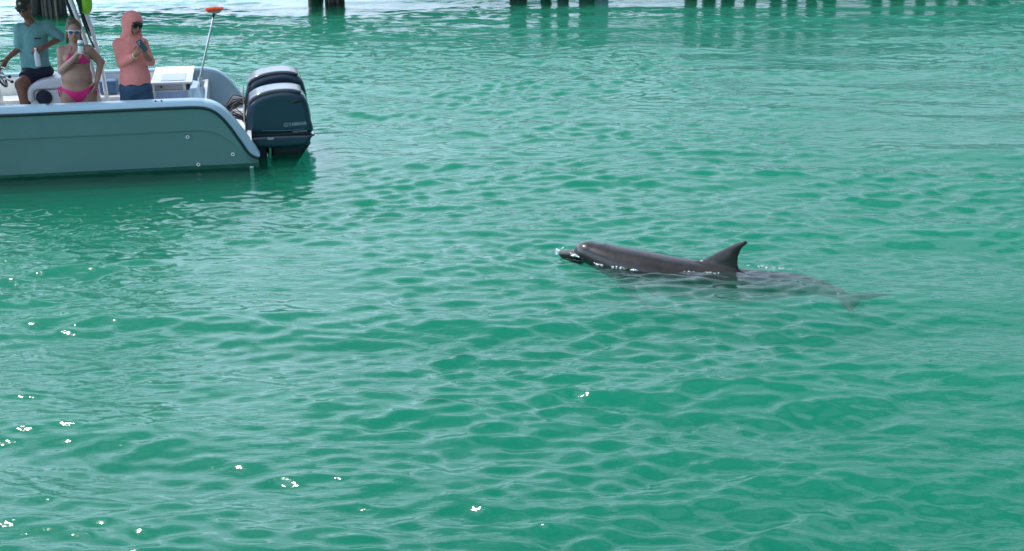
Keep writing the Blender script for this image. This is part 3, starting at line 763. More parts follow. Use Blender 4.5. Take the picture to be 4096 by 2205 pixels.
# ------------------------------------------------------------------ outboards
def outboard(vc, dz, label, letter=True):
    t = thing('outboard_motor', label, 'outboard motor', (0.3, vc, 0.3 + dz), group='pair of outboard motors on the transom')
    Z = lambda P: [(a, b + dz) for a, b in P]
    cowl = catmull(Z([(-0.03, 0.275), (-0.035, 0.42), (-0.005, 0.58), (0.045, 0.715), (0.16, 0.785), (0.32, 0.83), (0.50, 0.84), (0.655, 0.80), (0.735, 0.72), (0.775, 0.58), (0.795, 0.42), (0.805, 0.275), (0.6, 0.262), (0.2, 0.262)]), 5)
    slab(cowl, vc, 0.235, 0.085, 0.010, crown=0.0).build('cowl', M_navy, t, 2)
    cap = catmull(Z([(0.020, 0.665), (0.035, 0.735), (0.12, 0.795), (0.25, 0.835), (0.42, 0.855), (0.58, 0.848), (0.685, 0.815), (0.675, 0.788), (0.50, 0.800), (0.33, 0.786), (0.17, 0.745), (0.06, 0.69)]), 5)
    slab(cap, vc, 0.225, 0.03, 0.009).build('cowl_cap', M_cap, t, 2)
    pan = catmull(Z([(-0.02, 0.25), (0.785, 0.25), (0.785, 0.20), (0.76, 0.15), (0.70, 0.10), (0.35, 0.085), (0.05, 0.10), (-0.01, 0.16)]), 4)
    slab(pan, vc, 0.225, 0.05, 0.010).build('lower_cowl', M_navy, t, 2)
    gap = MB().box((-0.005, vc-0.205, 0.235+dz), (0.785, vc+0.205, 0.285+dz), 0.02); gap.build('seal', M_black, t)
    leg = catmull(Z([(0.30, 0.12), (0.76, 0.13), (0.70, 0.0), (0.60, -0.15), (0.53, -0.28), (0.50, -0.55), (0.27, -0.55), (0.29, -0.2)]), 4)
    slab(leg, vc, 0.105, 0.04, 0.010).build('mid_section', M_dark, t, 2)
    slab(catmull(Z([(0.20, -0.50), (0.62, -0.50), (0.62, -0.66), (0.48, -0.70), (0.44, -0.85), (0.36, -0.85), (0.34, -0.70), (0.18, -0.64)]), 4), vc, 0.07, 0.04, 0.012).build('gearcase', M_dark, t, 1)
    pr = MB().tube([(0.62, vc, -0.58+dz), (0.74, vc, -0.58+dz)], [0.05, 0.03], 12).build('propeller_hub', M_dark, t, True)
    for k in range(3):
        a = R(120*k); d = Vector((0, math.cos(a), math.sin(a))); e = Vector((0.05, -math.sin(a)*0.07, math.cos(a)*0.07))
        c0 = Vector((0.68, vc, -0.58+dz))
        MB().add([c0 + d*0.03 - e*0.5, c0 + d*0.03 + e*0.5, c0 + d*0.16 + e, c0 + d*0.17 - e*0.2, c0 + d*0.03 - e*0.5 + Vector((.01,0,0)), c0 + d*0.03 + e*0.5 + Vector((.01,0,0)), c0 + d*0.16 + e + Vector((.01,0,0)), c0 + d*0.17 - e*0.2 + Vector((.01,0,0))],
                 [(0,1,2,3),(7,6,5,4),(0,4,5,1),(1,5,6,2),(2,6,7,3),(3,7,4,0)]).build('blade', M_steel, pr)
    # clamp bracket and swivel
    for s in (-1, 1):
        bk = catmull(Z([(0.035, 0.26), (0.13, 0.24), (0.20, 0.05), (0.205, -0.22), (0.11, -0.30), (0.035, -0.30)]), 3)
        slab(bk, vc + s*0.13, 0.022, 0.012, 0.010).build('clamp_bracket', M_dark, t, 1)
    MB().tube([(0.16, vc, -0.3+dz), (0.19, vc, 0.16+dz)], 0.06, 12).build('swivel_bracket', M_black, t, True)
    MB().box((0.10, vc-0.11, 0.10+dz), (0.32, vc+0.11, 0.14+dz), 0.01).build('steering_arm', M_black, t)
    MB().tube([(0.215, vc-0.13, -0.30+dz), (0.215, vc-0.13, 0.02+dz)], 0.014, 8).build('tilt_rod', M_steel, t, True)
    # side details: vent, label plates, bolt
    for s in (-1, 1):
        f = vc + s*0.2365
        vn = catmull(Z([(0.53, 0.665), (0.60, 0.70), (0.68, 0.715), (0.70, 0.70), (0.655, 0.675), (0.585, 0.668)]), 4)
        slab(vn, vc + s*0.222, 0.018, 0.006, 0.005).build('vent', M_black, t, 1)
        MB().box((0.225, vc+s*0.222-0.006, 0.205+dz), (0.305, vc+s*0.222+0.006, 0.235+dz), 0.002).build('label_plate', M_label, t)
    MB().disc((0.19, vc-0.17, 0.155+dz), 0.010, 0.02).build('bolt', M_steel, t, True)
    if letter:
        f = vc - 0.2360
        def text(s, size, u, z, name, sx=1.0, rot=0.0):
            cu = bpy.data.curves.new('lettering', 'FONT'); cu.body = s; cu.size = size; cu.extrude = 0.0012
            cu.offset = size*0.018
            to = bpy.data.objects.new('tmp', cu); COL.objects.link(to)
            bpy.context.view_layer.update()
            me = bpy.data.meshes.new_from_object(to.evaluated_get(bpy.context.evaluated_depsgraph_get()))
            bpy.data.objects.remove(to)
            me.materials.clear(); me.materials.append(M_decal)
            o = bpy.data.objects.new(name, me); COL.objects.link(o); o.parent = t
            o.location = (u - 0.3, f - 0.0015 - vc, z - 0.3)
            o.rotation_euler = (R(90), rot, 0); o.scale = (sx, 1, 1)
            return o
        text('YAMAHA', 0.066, 0.505, 0.372+dz, 'lettering', 0.84, R(-3))
        e = MB(); c = Vector((0.470, f-0.002, 0.392+dz)); e.ring(c, 0.026, 0.0028, (0, 1, 0), 28, 6)
        for a in (90, 210, 330):
            d = Vector((math.cos(R(a)), 0, math.sin(R(a)))); p = Vector((-d.z, 0, d.x))
            e.tube([c - d*0.004, c + d*0.010], 0.0016, 6)
            for s in (-1, 1): e.tube([c + d*0.010 + p*0.004*s, c + d*0.024 + p*0.004*s], 0.0014, 6)
            e.tube([c + d*0.010 - p*0.004, c + d*0.010 + p*0.004], 0.0014, 6)
        e.build('emblem', M_decal, t, True)
        # fine script line with a rule beneath; too small to read in the photograph
        ln = MB(); ln.tube([(0.165, f-0.001, 0.330+dz), (0.45, f-0.001, 0.318+dz), (0.70, f-0.001, 0.328+dz)], 0.0022, 6)
        ln.build('pinstripe', M_decal, t, True)
        text('FOUR STROKE', 0.028, 0.55, 0.288+dz, 'lettering', 1.0, R(-2))
    return t
outboard(0.83, 0.0, 'nearer navy outboard motor with grey top and brand lettering on its side')
outboard(1.63, 0.085, 'farther navy outboard motor raised behind the lettered one, top catching the sun', False)
# rigging hoses between well and motors
hz = MB()
for (vc, dz) in ((0.83, 0), (1.63, 0.085)):
    for k, (m_, r) in enumerate(((M_dark, 0.013), (M_black, 0.022), (M_black, 0.014), (M_hose, 0.009), (M_dark, 0.010))):
        o_ = 0.05*k - 0.1
        MB().tube([(-0.32, vc+o_, 0.38), (-0.18, vc+o_*1.5, 0.50+0.02*k), (-0.08+0.01*k, vc+o_, 0.46+dz), (0.0, vc+o_*0.5, 0.36+dz)], r, 8).build('rigging_hose', m_, boat, True)
    MB().tube([(-0.04, vc-0.16, 0.66+dz), (-0.05, vc-0.17, 0.45+dz), (-0.03, vc-0.16, 0.36+dz)], 0.010, 8).build('rigging_hose', M_hose, boat, True)
MB().tube([(-0.30, 2.0, 0.30), (-0.10, 1.95, 0.42), (0.0, 1.75, 0.46)], 0.03, 10).build('rigging_hose', M_black, boat, True)

# ------------------------------------------------------------------ people
def rot_m(yaw=0, pitch=0, roll=0):
    return np.array(Matrix.Rotation(R(yaw), 3, 'Z') @ Matrix.Rotation(R(pitch), 3, 'X') @ Matrix.Rotation(R(roll), 3, 'Y'))
class Head:
    """head with face; local axes: x image-right, -y forward, z up"""
    def __init__(s, c, Rm, k=1.0): s.c = np.array(c, float); s.R = Rm; s.k = k
    def p(s, x, y, z): return s.c + s.R @ (np.array([x, y, z])*s.k)
    def add(s, F):
        k = s.k
        F.ell(s.p(0, 0.012, 0.030), np.array((0.076, 0.094, 0.088))*k, 0.01, s.R)
        F.ell(s.p(0, -0.028, -0.035), np.array((0.062, 0.064, 0.072))*k, 0.03, s.R)
        F.ell(s.p(0, -0.052, -0.088), np.array((0.030, 0.026, 0.022))*k, 0.025, s.R)     # chin
        for sd in (-1, 1):
            F.ell(s.p(0.034*sd, -0.066, -0.020), np.array((0.022, 0.014, 0.018))*k, 0.02, s.R)   # cheek
            F.ell(s.p(0.079*sd, 0.010, -0.008), np.array((0.008, 0.018, 0.030))*k, 0.006, s.R)   # ear
            F.ell(s.p(0.045*sd, -0.005, -0.070), np.array((0.020, 0.035, 0.022))*k, 0.02, s.R)   # jaw
        F.ell(s.p(0, -0.078, 0.028), np.array((0.050, 0.014, 0.012))*k, 0.02, s.R)       # brow
        F.cone(s.p(0, -0.088, 0.015), s.p(0, -0.108, -0.024), 0.008*k, 0.013*k, 0.012)    # nose
        F.ell(s.p(0, -0.092, -0.054), np.array((0.022, 0.009, 0.009))*k, 0.01, s.R)       # mouth
    def extras(s, par, lens, frame, style='wrap', smile=False):
        for sd in (-1, 1):
            q = SDF(s.p(0.03*sd, -0.07, 0.008)-0.03, s.p(0.03*sd, -0.07, 0.008)+0.03, 0.004)
            q.ell(s.p(0.029*sd, -0.074, 0.008), (0.012*s.k,)*3, 0); q.build('eye', M_eye, par)
            L = SDF(s.p(0.033*sd, -0.095, 0.008)-0.05, s.p(0.033*sd, -0.095, 0.008)+0.05, 0.0045)
            L.ell(s.p(0.033*sd, -0.097 if style != 'wrap' else -0.094, 0.006), np.array((0.031, 0.008, 0.025) if style == 'wrap' else (0.025, 0.006, 0.023))*s.k, 0, s.R)
            L.build('lens', lens, par)
            MB().tube([s.p(0.055*sd, -0.095, 0.018), s.p(0.078*sd, -0.06, 0.014), s.p(0.084*sd, 0.01, 0.008)], 0.0045*s.k, 6).build('glasses_arm', frame, par, True)
        MB().tube([s.p(-0.062, -0.094, 0.026), s.p(0, -0.103, 0.022), s.p(0.062, -0.094, 0.026)], 0.0045*s.k, 6).build('glasses_frame', frame, par, True)
        q = SDF(s.p(0, -0.1, -0.054)-0.04, s.p(0, -0.1, -0.054)+0.04, 0.0035)
        q.ell(s.p(0, -0.098, -0.050), np.array((0.021, 0.006, 0.004))*s.k, 0.003, s.R)
        q.ell(s.p(0, -0.097, -0.059), np.array((0.017, 0.006, 0.005))*s.k, 0.003, s.R)
        q.build('lips', M_lip, par)
def hand(F, wrist, tip_dir, palm_n, thumb_side, curl=0.6, k=1.0, grow=0):
    """palm plus five bent fingers; tip_dir along the hand, palm_n out of the palm, thumb_side sideways"""
    w = np.array(wrist, float); d = np.array(tip_dir, float); d /= np.linalg.norm(d)
    nrm = np.array(palm_n, float); nrm -= d*(nrm@d); nrm /= np.linalg.norm(nrm)
    s = np.cross(d, nrm); s /= np.linalg.norm(s)
    if s @ np.array(thumb_side) < 0: s = -s
    F.cone(w, w + d*0.03*k, 0.024*k, 0.026*k, 0.02)
    for q in (-1, 0, 1): F.cone(w + d*0.02*k + s*0.012*q*k, w + d*0.085*k + s*0.024*q*k, 0.017*k, 0.014*k, 0.010)
    for i, (o, L) in enumerate(((0.030, 0.068), (0.010, 0.078), (-0.010, 0.072), (-0.029, 0.056))):
        b = w + d*0.088*k + s*o*k; a = curl*0.9; dirc = d*math.cos(a) + nrm*math.sin(a)
        p1 = b + dirc*L*0.45*k; a2 = a + curl*1.3; dirc = d*math.cos(a2) + nrm*math.sin(a2)
        p2 = p1 + dirc*L*0.32*k; a3 = a2 + curl*0.9; dirc = d*math.cos(a3) + nrm*math.sin(a3)
        p3 = p2 + dirc*L*0.25*k
        F.cone(b, p1, 0.0105*k, 0.0098*k, 0.003); F.cone(p1, p2, 0.0098*k, 0.009*k, 0.002); F.cone(p2, p3, 0.009*k, 0.0082*k, 0.002)
    b = w + d*0.03*k + s*0.026*k
    t1 = b + (d*0.55 + s*0.75 + nrm*0.35)*0.036*k; t2 = t1 + (d*0.75 + s*0.2 + nrm*0.65)*0.030*k; t3 = t2 + (d*0.7 - s*0.1 + nrm*0.7)*0.022*k
    F.cone(b, t1, 0.014*k, 0.012*k, 0.006); F.cone(t1, t2, 0.012*k, 0.0105*k, 0.003); F.cone(t2, t3, 0.0105*k, 0.009*k, 0.003)

def foot(F, ankle, heading):
    a = np.array(ankle, float); h = np.array(heading, float); h /= np.linalg.norm(h)
    F.cone(a, a + h*0.02 - np.array([0, 0, 0.04]), 0.038, 0.036, 0.02)
    F.cone(a + h*-0.03 - np.array([0, 0, 0.045]), a + h*0.15 - np.array([0, 0, 0.055]), 0.032, 0.026, 0.02)

# --- woman in a bikini
def woman():
    t = thing('person', 'woman in hot pink bikini and white sunglasses, one hand on hip, holding a drink', 'person', (-2.02, 0.55, 0.10))
    F = SDF((-2.42, 0.18, 0.06), (-1.58, 0.86, 1.90), 0.0075)
    v = 0.58
    def torso(F, g=0.0):
        F.ell((-2.00, v, 1.395), (0.165, 0.095, 0.10), 0.03, grow=g)          # shoulders / upper chest
        F.ell((-2.00, v, 1.29), (0.155, 0.105, 0.15), 0.05, grow=g)
        F.ell((-2.015, v-0.02, 1.11), (0.185, 0.135, 0.15), 0.07, grow=g)     # belly
        F.ell((-2.02, v+0.005, 0.94), (0.215, 0.145, 0.14), 0.06, grow=g)    # hips
        for sd in (-1, 1):
            F.cone((-2.02+0.105*sd, v, 0.88), (-2.02+0.105*sd, v+0.01, 0.52), 0.118, 0.068, 0.035, grow=g)
            F.ell((-2.02+0.095*sd, v+0.085, 0.90), (0.095, 0.075, 0.10), 0.04, grow=g)
    torso(F)
    for sd in (-1, 1):
        F.ell((-1.985+0.082*sd, v-0.088, 1.345), (0.070, 0.062, 0.066), 0.025)
        F.cone((-2.02+0.105*sd, v+0.01, 0.52), (-2.02+0.11*sd, v+0.03, 0.17), 0.062, 0.036, 0.02)
        F.ell((-2.02+0.107*sd, v+0.035, 0.42), (0.055, 0.058, 0.11), 0.02)
        foot(F, (-2.02+0.11*sd, v+0.03, 0.175), (0.2*sd, -1, 0))
    F.cone((-2.00, v+0.01, 1.44), (-1.995, v-0.01, 1.57), 0.060, 0.052, 0.035)     # neck
    F.cone((-2.16, v, 1.435), (-1.84, v, 1.435), 0.052, 0.052, 0.05)               # shoulder girdle
    # image-left arm, raised with the drink
    F.cone((-2.155, v, 1.43), (-2.175, v-0.06, 1.20), 0.062, 0.050, 0.03)
    F.cone((-2.175, v-0.06, 1.20), (-1.96, v-0.26, 1.41), 0.050, 0.027, 0.015)
    hand(F, (-1.955, v-0.262, 1.415), (0.45, -0.15, 0.9), (0.75, 0.2, -0.4), (-0.4, -1, 0.3), 0.75, 1.0)
    # image-right arm, hand on the hip
    F.cone((-1.845, v, 1.43), (-1.725, v+0.04, 1.27), 0.060, 0.048, 0.03)
    F.cone((-1.725, v+0.04, 1.27), (-1.775, v-0.07, 1.07), 0.047, 0.028, 0.015)
    hand(F, (-1.777, v-0.075, 1.065), (-0.25, -0.30, -0.9), (-1, 0.4, 0.1), (0, -1, 0.2), 0.25, 1.0)
    H = Head((-1.992, v-0.03, 1.668), rot_m(8, 4, 4), 1.05); H.add(F)
    F.build('body', M_skinp, t, 1)
    # hair, pulled back
    q = SDF((-2.16, v-0.20, 1.44), (-1.83, v+0.22, 1.90), 0.006)
    q.ell(H.p(0, 0.028, 0.040), np.array((0.087, 0.100, 0.092))*H.k, 0.01, H.R)
    q.ell(H.p(0, 0.06, -0.02), np.array((0.076, 0.065, 0.075))*H.k, 0.03, H.R)
    q.ell(H.p(-0.075, 0.045, -0.09), np.array((0.022, 0.03, 0.07))*H.k, 0.02, H.R)
    q.ell(H.p(0.07, 0.05, -0.08), np.array((0.018, 0.03, 0.055))*H.k, 0.02, H.R)
    q.ell(H.p(-0.02, 0.03, 0.125), np.array((0.05, 0.045, 0.025))*H.k, 0.02, H.R)
    c = H.p(0, -0.115, 0.0)
    q.cutter(lambda x, y, z: 0.082 - np.sqrt((x-c[0])**2 + (y-c[1])**2*0.8 + ((z-c[2])*0.75)**2))
    q.build('hair', M_hair, t, 1)
    H.extras(t, M_blens, M_wframe, 'round')
    # bikini
    cup = F.__class__((-2.14, v-0.20, 1.24), (-1.83, v+0.14, 1.45), 0.006)
    for sd in (-1, 1):
        g = SDF((-1.985+0.082*sd-0.09, v-0.20, 1.24), (-1.985+0.082*sd+0.09, v-0.02, 1.45), 0.005)
        g.ell((-1.985+0.082*sd, v-0.088, 1.345), (0.070, 0.062, 0.066), 0, grow=0.010)
        cx = -1.985+0.082*sd
        P = [(cx-0.070, 1.285), (cx+0.070, 1.285), (cx+0.045, 1.335), (cx-0.012*sd, 1.415), (cx-0.045, 1.335)]
        X, Z = np.meshgrid(g.ax[0], g.ax[2], indexing='ij'); d2 = poly2d(X, Z, P)[:, None, :]
        g.F = np.maximum(g.F, d2.astype(np.float32)); g.build('bikini_cup', M_pink, t, 1)
        MB().tube([(cx-0.012*sd, v-0.135, 1.41), (cx-0.03*sd, v-0.10, 1.455), (-1.99+0.052*sd, v-0.02, 1.50), (-1.99+0.03*sd, v+0.065, 1.52)], 0.0045, 6).build('strap', M_pink, t, True)
    g = SDF((-2.20, v-0.18, 1.27), (-1.80, v+0.16, 1.31), 0.006); torso(g, 0.007); g.cutter(lambda x, y, z: np.maximum(1.281-z, z-1.296) + 0*x + 0*y)
    g.build('band', M_pink, t, 1)
    g = SDF((-2.30, v-0.20, 0.74), (-1.74, v+0.25, 1.04), 0.006); torso(g, 0.009)
    P = catmull([(-2.235, 1.005), (-2.10, 0.965), (-2.0, 0.955), (-1.88, 0.985), (-1.79, 1.02), (-1.795, 1.00), (-1.88, 0.93), (-1.975, 0.83), (-2.02, 0.775), (-2.06, 0.83), (-2.14, 0.92), (-2.24, 0.985)], 4)
    X, Z = np.meshgrid(g.ax[0], g.ax[2], indexing='ij'); d2 = poly2d(X, Z, P)[:, None, :]
    g.F = np.maximum(g.F, d2.astype(np.float32)); g.build('bikini_bottom', M_pink, t, 1)
    for sd, uu in ((-1, -2.238), (1, -1.80)):
        MB().tube([(uu, v-0.05, 1.0), (uu-0.006, v-0.07, 0.95), (uu+0.006, v-0.08, 0.885)], 0.007, 6).build('side_tie', M_pink, t, True)
        MB().tube([(uu, v-0.05, 1.0), (uu+0.022, v-0.085, 0.96), (uu+0.03, v-0.10, 0.92)], 0.006, 6).build('side_tie', M_pink, t, True)
    # drink
    c = thing('drink_can', 'tall white can with green print in the bikini woman\'s hand', 'drink can', (-1.905, v-0.30, 1.43))
    MB().tube([(-1.905, v-0.305, 1.435), (-1.903, v-0.303, 1.442), (-1.895, v-0.295, 1.585), (-1.894, v-0.294, 1.595)], [0.027, 0.032, 0.032, 0.026], 20).build('can_body', M_wframe, c, True)
    MB().tube([(-1.899, v-0.301, 1.53), (-1.896, v-0.2985, 1.562)], [0.0326, 0.0326], 20).build('print', mat('green_print', (0.03, 0.30, 0.22), 0.4), c, True)
woman()

# --- person in the peach hooded shirt
def peach():
    t = thing('person', 'person in peach hooded shirt and slate shorts photographing with a phone', 'person', (-1.34, 0.62, 0.10))
    v = 0.64
    F = SDF((-1.68, 0.18, 0.06), (-0.98, 0.92, 1.94), 0.0075)
    cu = -1.34
    def trunk(F, g=0.0):
        F.ell((cu-0.01, v, 1.43), (0.150, 0.100, 0.11), 0.03, grow=g)
        F.ell((cu, v, 1.27), (0.160, 0.115, 0.19), 0.05, grow=g)
        F.ell((cu+0.005, v, 1.07), (0.170, 0.125, 0.15), 0.06, grow=g)
        F.ell((cu-0.01, v, 0.93), (0.178, 0.130, 0.13), 0.05, grow=g)
    def arms(F, g=0.0):
        F.cone((cu-0.155, v, 1.475), (cu-0.135, v-0.05, 1.255), 0.060, 0.050, 0.03, grow=g)
        F.cone((cu-0.135, v-0.05, 1.255), (cu+0.035, v-0.25, 1.365), 0.050, 0.030, 0.015, grow=g)
        F.cone((cu+0.13, v-0.02, 1.475), (cu+0.205, v-0.06, 1.265), 0.058, 0.048, 0.03, grow=g)
        F.cone((cu+0.205, v-0.06, 1.265), (cu+0.165, v-0.25, 1.395), 0.048, 0.030, 0.015, grow=g)
        F.cone((cu-0.14, v, 1.475), (cu+0.12, v, 1.475), 0.058, 0.055, 0.05, grow=g)
    trunk(F); arms(F)
    for sd in (-1, 1):
        F.cone((cu+0.09*sd, v, 0.90), (cu+0.095*sd, v+0.01, 0.53), 0.095, 0.062, 0.03)
        F.cone((cu+0.095*sd, v+0.01, 0.53), (cu+0.10*sd, v+0.03, 0.17), 0.058, 0.036, 0.02)
        F.ell((cu+0.097*sd, v+0.035, 0.42), (0.050, 0.054, 0.11), 0.02)
        foot(F, (cu+0.10*sd, v+0.03, 0.175), (0.3, -1, 0))
    F.cone((cu, v, 1.50), (cu+0.04, v-0.02, 1.64), 0.055, 0.052, 0.03)
    hand(F, (cu+0.045, v-0.26, 1.375), (0.62, -0.25, 0.75), (0.2, 0.35, 0.1), (-0.6, -0.3, 0.9), 0.65, 1.0)
    hand(F, (cu+0.165, v-0.262, 1.402), (-0.05, -0.30, 0.9), (-0.6, 0.5, 0.1), (-0.2, 0.4, 0.9), 0.70, 1.0)
    H = Head((cu+0.045, v-0.03, 1.715), rot_m(36, 13, 5), 1.04); H.add(F)
    F.build('body', M_skint, t, 1)
    # shirt
    S = SDF((-1.70, 0.30, 0.94), (-0.98, 0.92, 1.66), 0.007); trunk(S, 0.016); arms(S, 0.010)
    S.cone((cu+0.01, v+0.01, 1.50), (cu+0.025, v, 1.60), 0.085, 0.088, 0.05)
    wl = np.array((cu+0.035, v-0.25, 1.365)); dl = np.array((0.17, -0.2, 0.11)); dl /= np.linalg.norm(dl)
    wr = np.array((cu+0.165, v-0.25, 1.395)); dr = np.array((-0.04, -0.19, 0.13)); dr /= np.linalg.norm(dr)
    S.cutter(lambda x, y, z: np.maximum(np.maximum(0.99 + 0.01*np.sin(x*40) - z, (x-wl[0])*dl[0]+(y-wl[1])*dl[1]+(z-wl[2])*dl[2] + 0.004), np.where(x > cu+0.09, (x-wr[0])*dr[0]+(y-wr[1])*dr[1]+(z-wr[2])*dr[2] + 0.004, -1)))
    S.build('hooded_shirt', M_peach, t, 1)
    # hood: shell round the head with a face opening
    Hd = SDF((-1.52, 0.36, 1.50), (-1.10, 0.88, 1.94), 0.006)
    Hd.ell(H.p(0, 0.022, 0.038), np.array((0.112, 0.128, 0.122))*H.k, 0.01, H.R)
    Hd.ell(H.p(0, 0.02, -0.06), np.array((0.105, 0.112, 0.11))*H.k, 0.04, H.R)
    Hd.ell(H.p(-0.01, 0.105, 0.0), np.array((0.070, 0.065, 0.10))*H.k, 0.04, H.R)
    Hd.cone((cu-0.05, v+0.03, 1.545), (cu+0.06, v+0.02, 1.545), 0.085, 0.080, 0.05)
    op = H.p(0, -0.155, -0.030)
    Rt = H.R.T
    def face_open(x, y, z):
        a = Rt[0][0]*(x-op[0]) + Rt[0][1]*(y-op[1]) + Rt[0][2]*(z-op[2])
        b = Rt[1][0]*(x-op[0]) + Rt[1][1]*(y-op[1]) + Rt[1][2]*(z-op[2])
        c = Rt[2][0]*(x-op[0]) + Rt[2][1]*(y-op[1]) + Rt[2][2]*(z-op[2])
        return 0.10*(1 - np.sqrt((a/0.088)**2 + (b/0.135)**2 + (c/0.118)**2))
    Hd.cutter(face_open)
    Hd.cutter(lambda x, y, z: 1.535 - z + 0*x + 0*y)
    Hd.build('hood', M_peach, t, 1)
    Li = SDF((-1.52, 0.36, 1.50), (-1.10, 0.88, 1.94), 0.006)
    Li.ell(H.p(0, 0.018, 0.036), np.array((0.103, 0.119, 0.113))*H.k, 0.01, H.R)
    Li.ell(H.p(0, 0.016, -0.06), np.array((0.096, 0.104, 0.10))*H.k, 0.04, H.R)
    op2 = H.p(0, -0.145, -0.030); op = op2
    def inner_open(x, y, z):
        a = Rt[0][0]*(x-op2[0]) + Rt[0][1]*(y-op2[1]) + Rt[0][2]*(z-op2[2])
        b = Rt[1][0]*(x-op2[0]) + Rt[1][1]*(y-op2[1]) + Rt[1][2]*(z-op2[2])
        c = Rt[2][0]*(x-op2[0]) + Rt[2][1]*(y-op2[1]) + Rt[2][2]*(z-op2[2])
        return 0.10*(1 - np.sqrt((a/0.076)**2 + (b/0.135)**2 + (c/0.108)**2))
    Li.cutter(inner_open); Li.cutter(lambda x, y, z: 1.56 - z + 0*x + 0*y)
    Li.build('hood_lining', M_peach2, t, 1)
    # cap brim under the hood
    bq = SDF(H.p(0, -0.10, 0.06)-0.12, H.p(0, -0.10, 0.06)+0.12, 0.006)
    bq.ell(H.p(0, -0.082, 0.048), np.array((0.070, 0.045, 0.020))*H.k, 0.0, H.R)
    bq.build('cap_brim', M_black, t, 1)
    H.extras(t, M_lens, M_black, 'wrap')
    # shorts
    P = SDF((-1.60, 0.42, 0.55), (-1.08, 0.84, 1.04), 0.007)
    P.ell((cu-0.01, v, 0.93), (0.178, 0.130, 0.13), 0.05, grow=0.011)
    for sd in (-1, 1): P.cone((cu+0.09*sd, v, 0.92), (cu+0.098*sd, v, 0.58), 0.098, 0.105, 0.035, grow=0.010)
    P.cutter(lambda x, y, z: np.maximum(0.58-z, z-1.008) + 0*x + 0*y)
    P.build('shorts', M_short, t, 1)
    w = MB(); w.ring(tuple(wl + dl*0.022), 0.031, 0.009, tuple(dl)); w.build('wristband', mat('yellow_band', (0.75, 0.68, 0.42), 0.5), t, True)
    p = thing('phone', 'dark phone held up in both hands of the person in peach', 'phone', (cu+0.155, v-0.32, 1.50))
    b = MB()
    b.box((-0.038, -0.0045, -0.078), (0.038, 0.0045, 0.078), 0.003)
    Mx = Matrix.Rotation(R(30), 3, 'Z') @ Matrix.Rotation(R(-22), 3, 'X') @ Matrix.Rotation(R(-24), 3, 'Y')
    c = Vector((cu+0.150, v-0.345, 1.505))
    b.v = [Mx @ q + c for q in b.v]; b.build('case', mat('phone_case', (0.05, 0.09, 0.10), 0.25, var=0.1), p)
    b = MB()
    for a in ((-0.02, 0.055), (0.0, 0.055), (-0.02, 0.033)): b.disc((a[0], -0.0045, a[1]), 0.008, 0.002, (0, -1, 0), 14)
    b.v = [Mx @ q + c for q in b.v]; b.build('camera_lens', M_label, p, True)
peach()

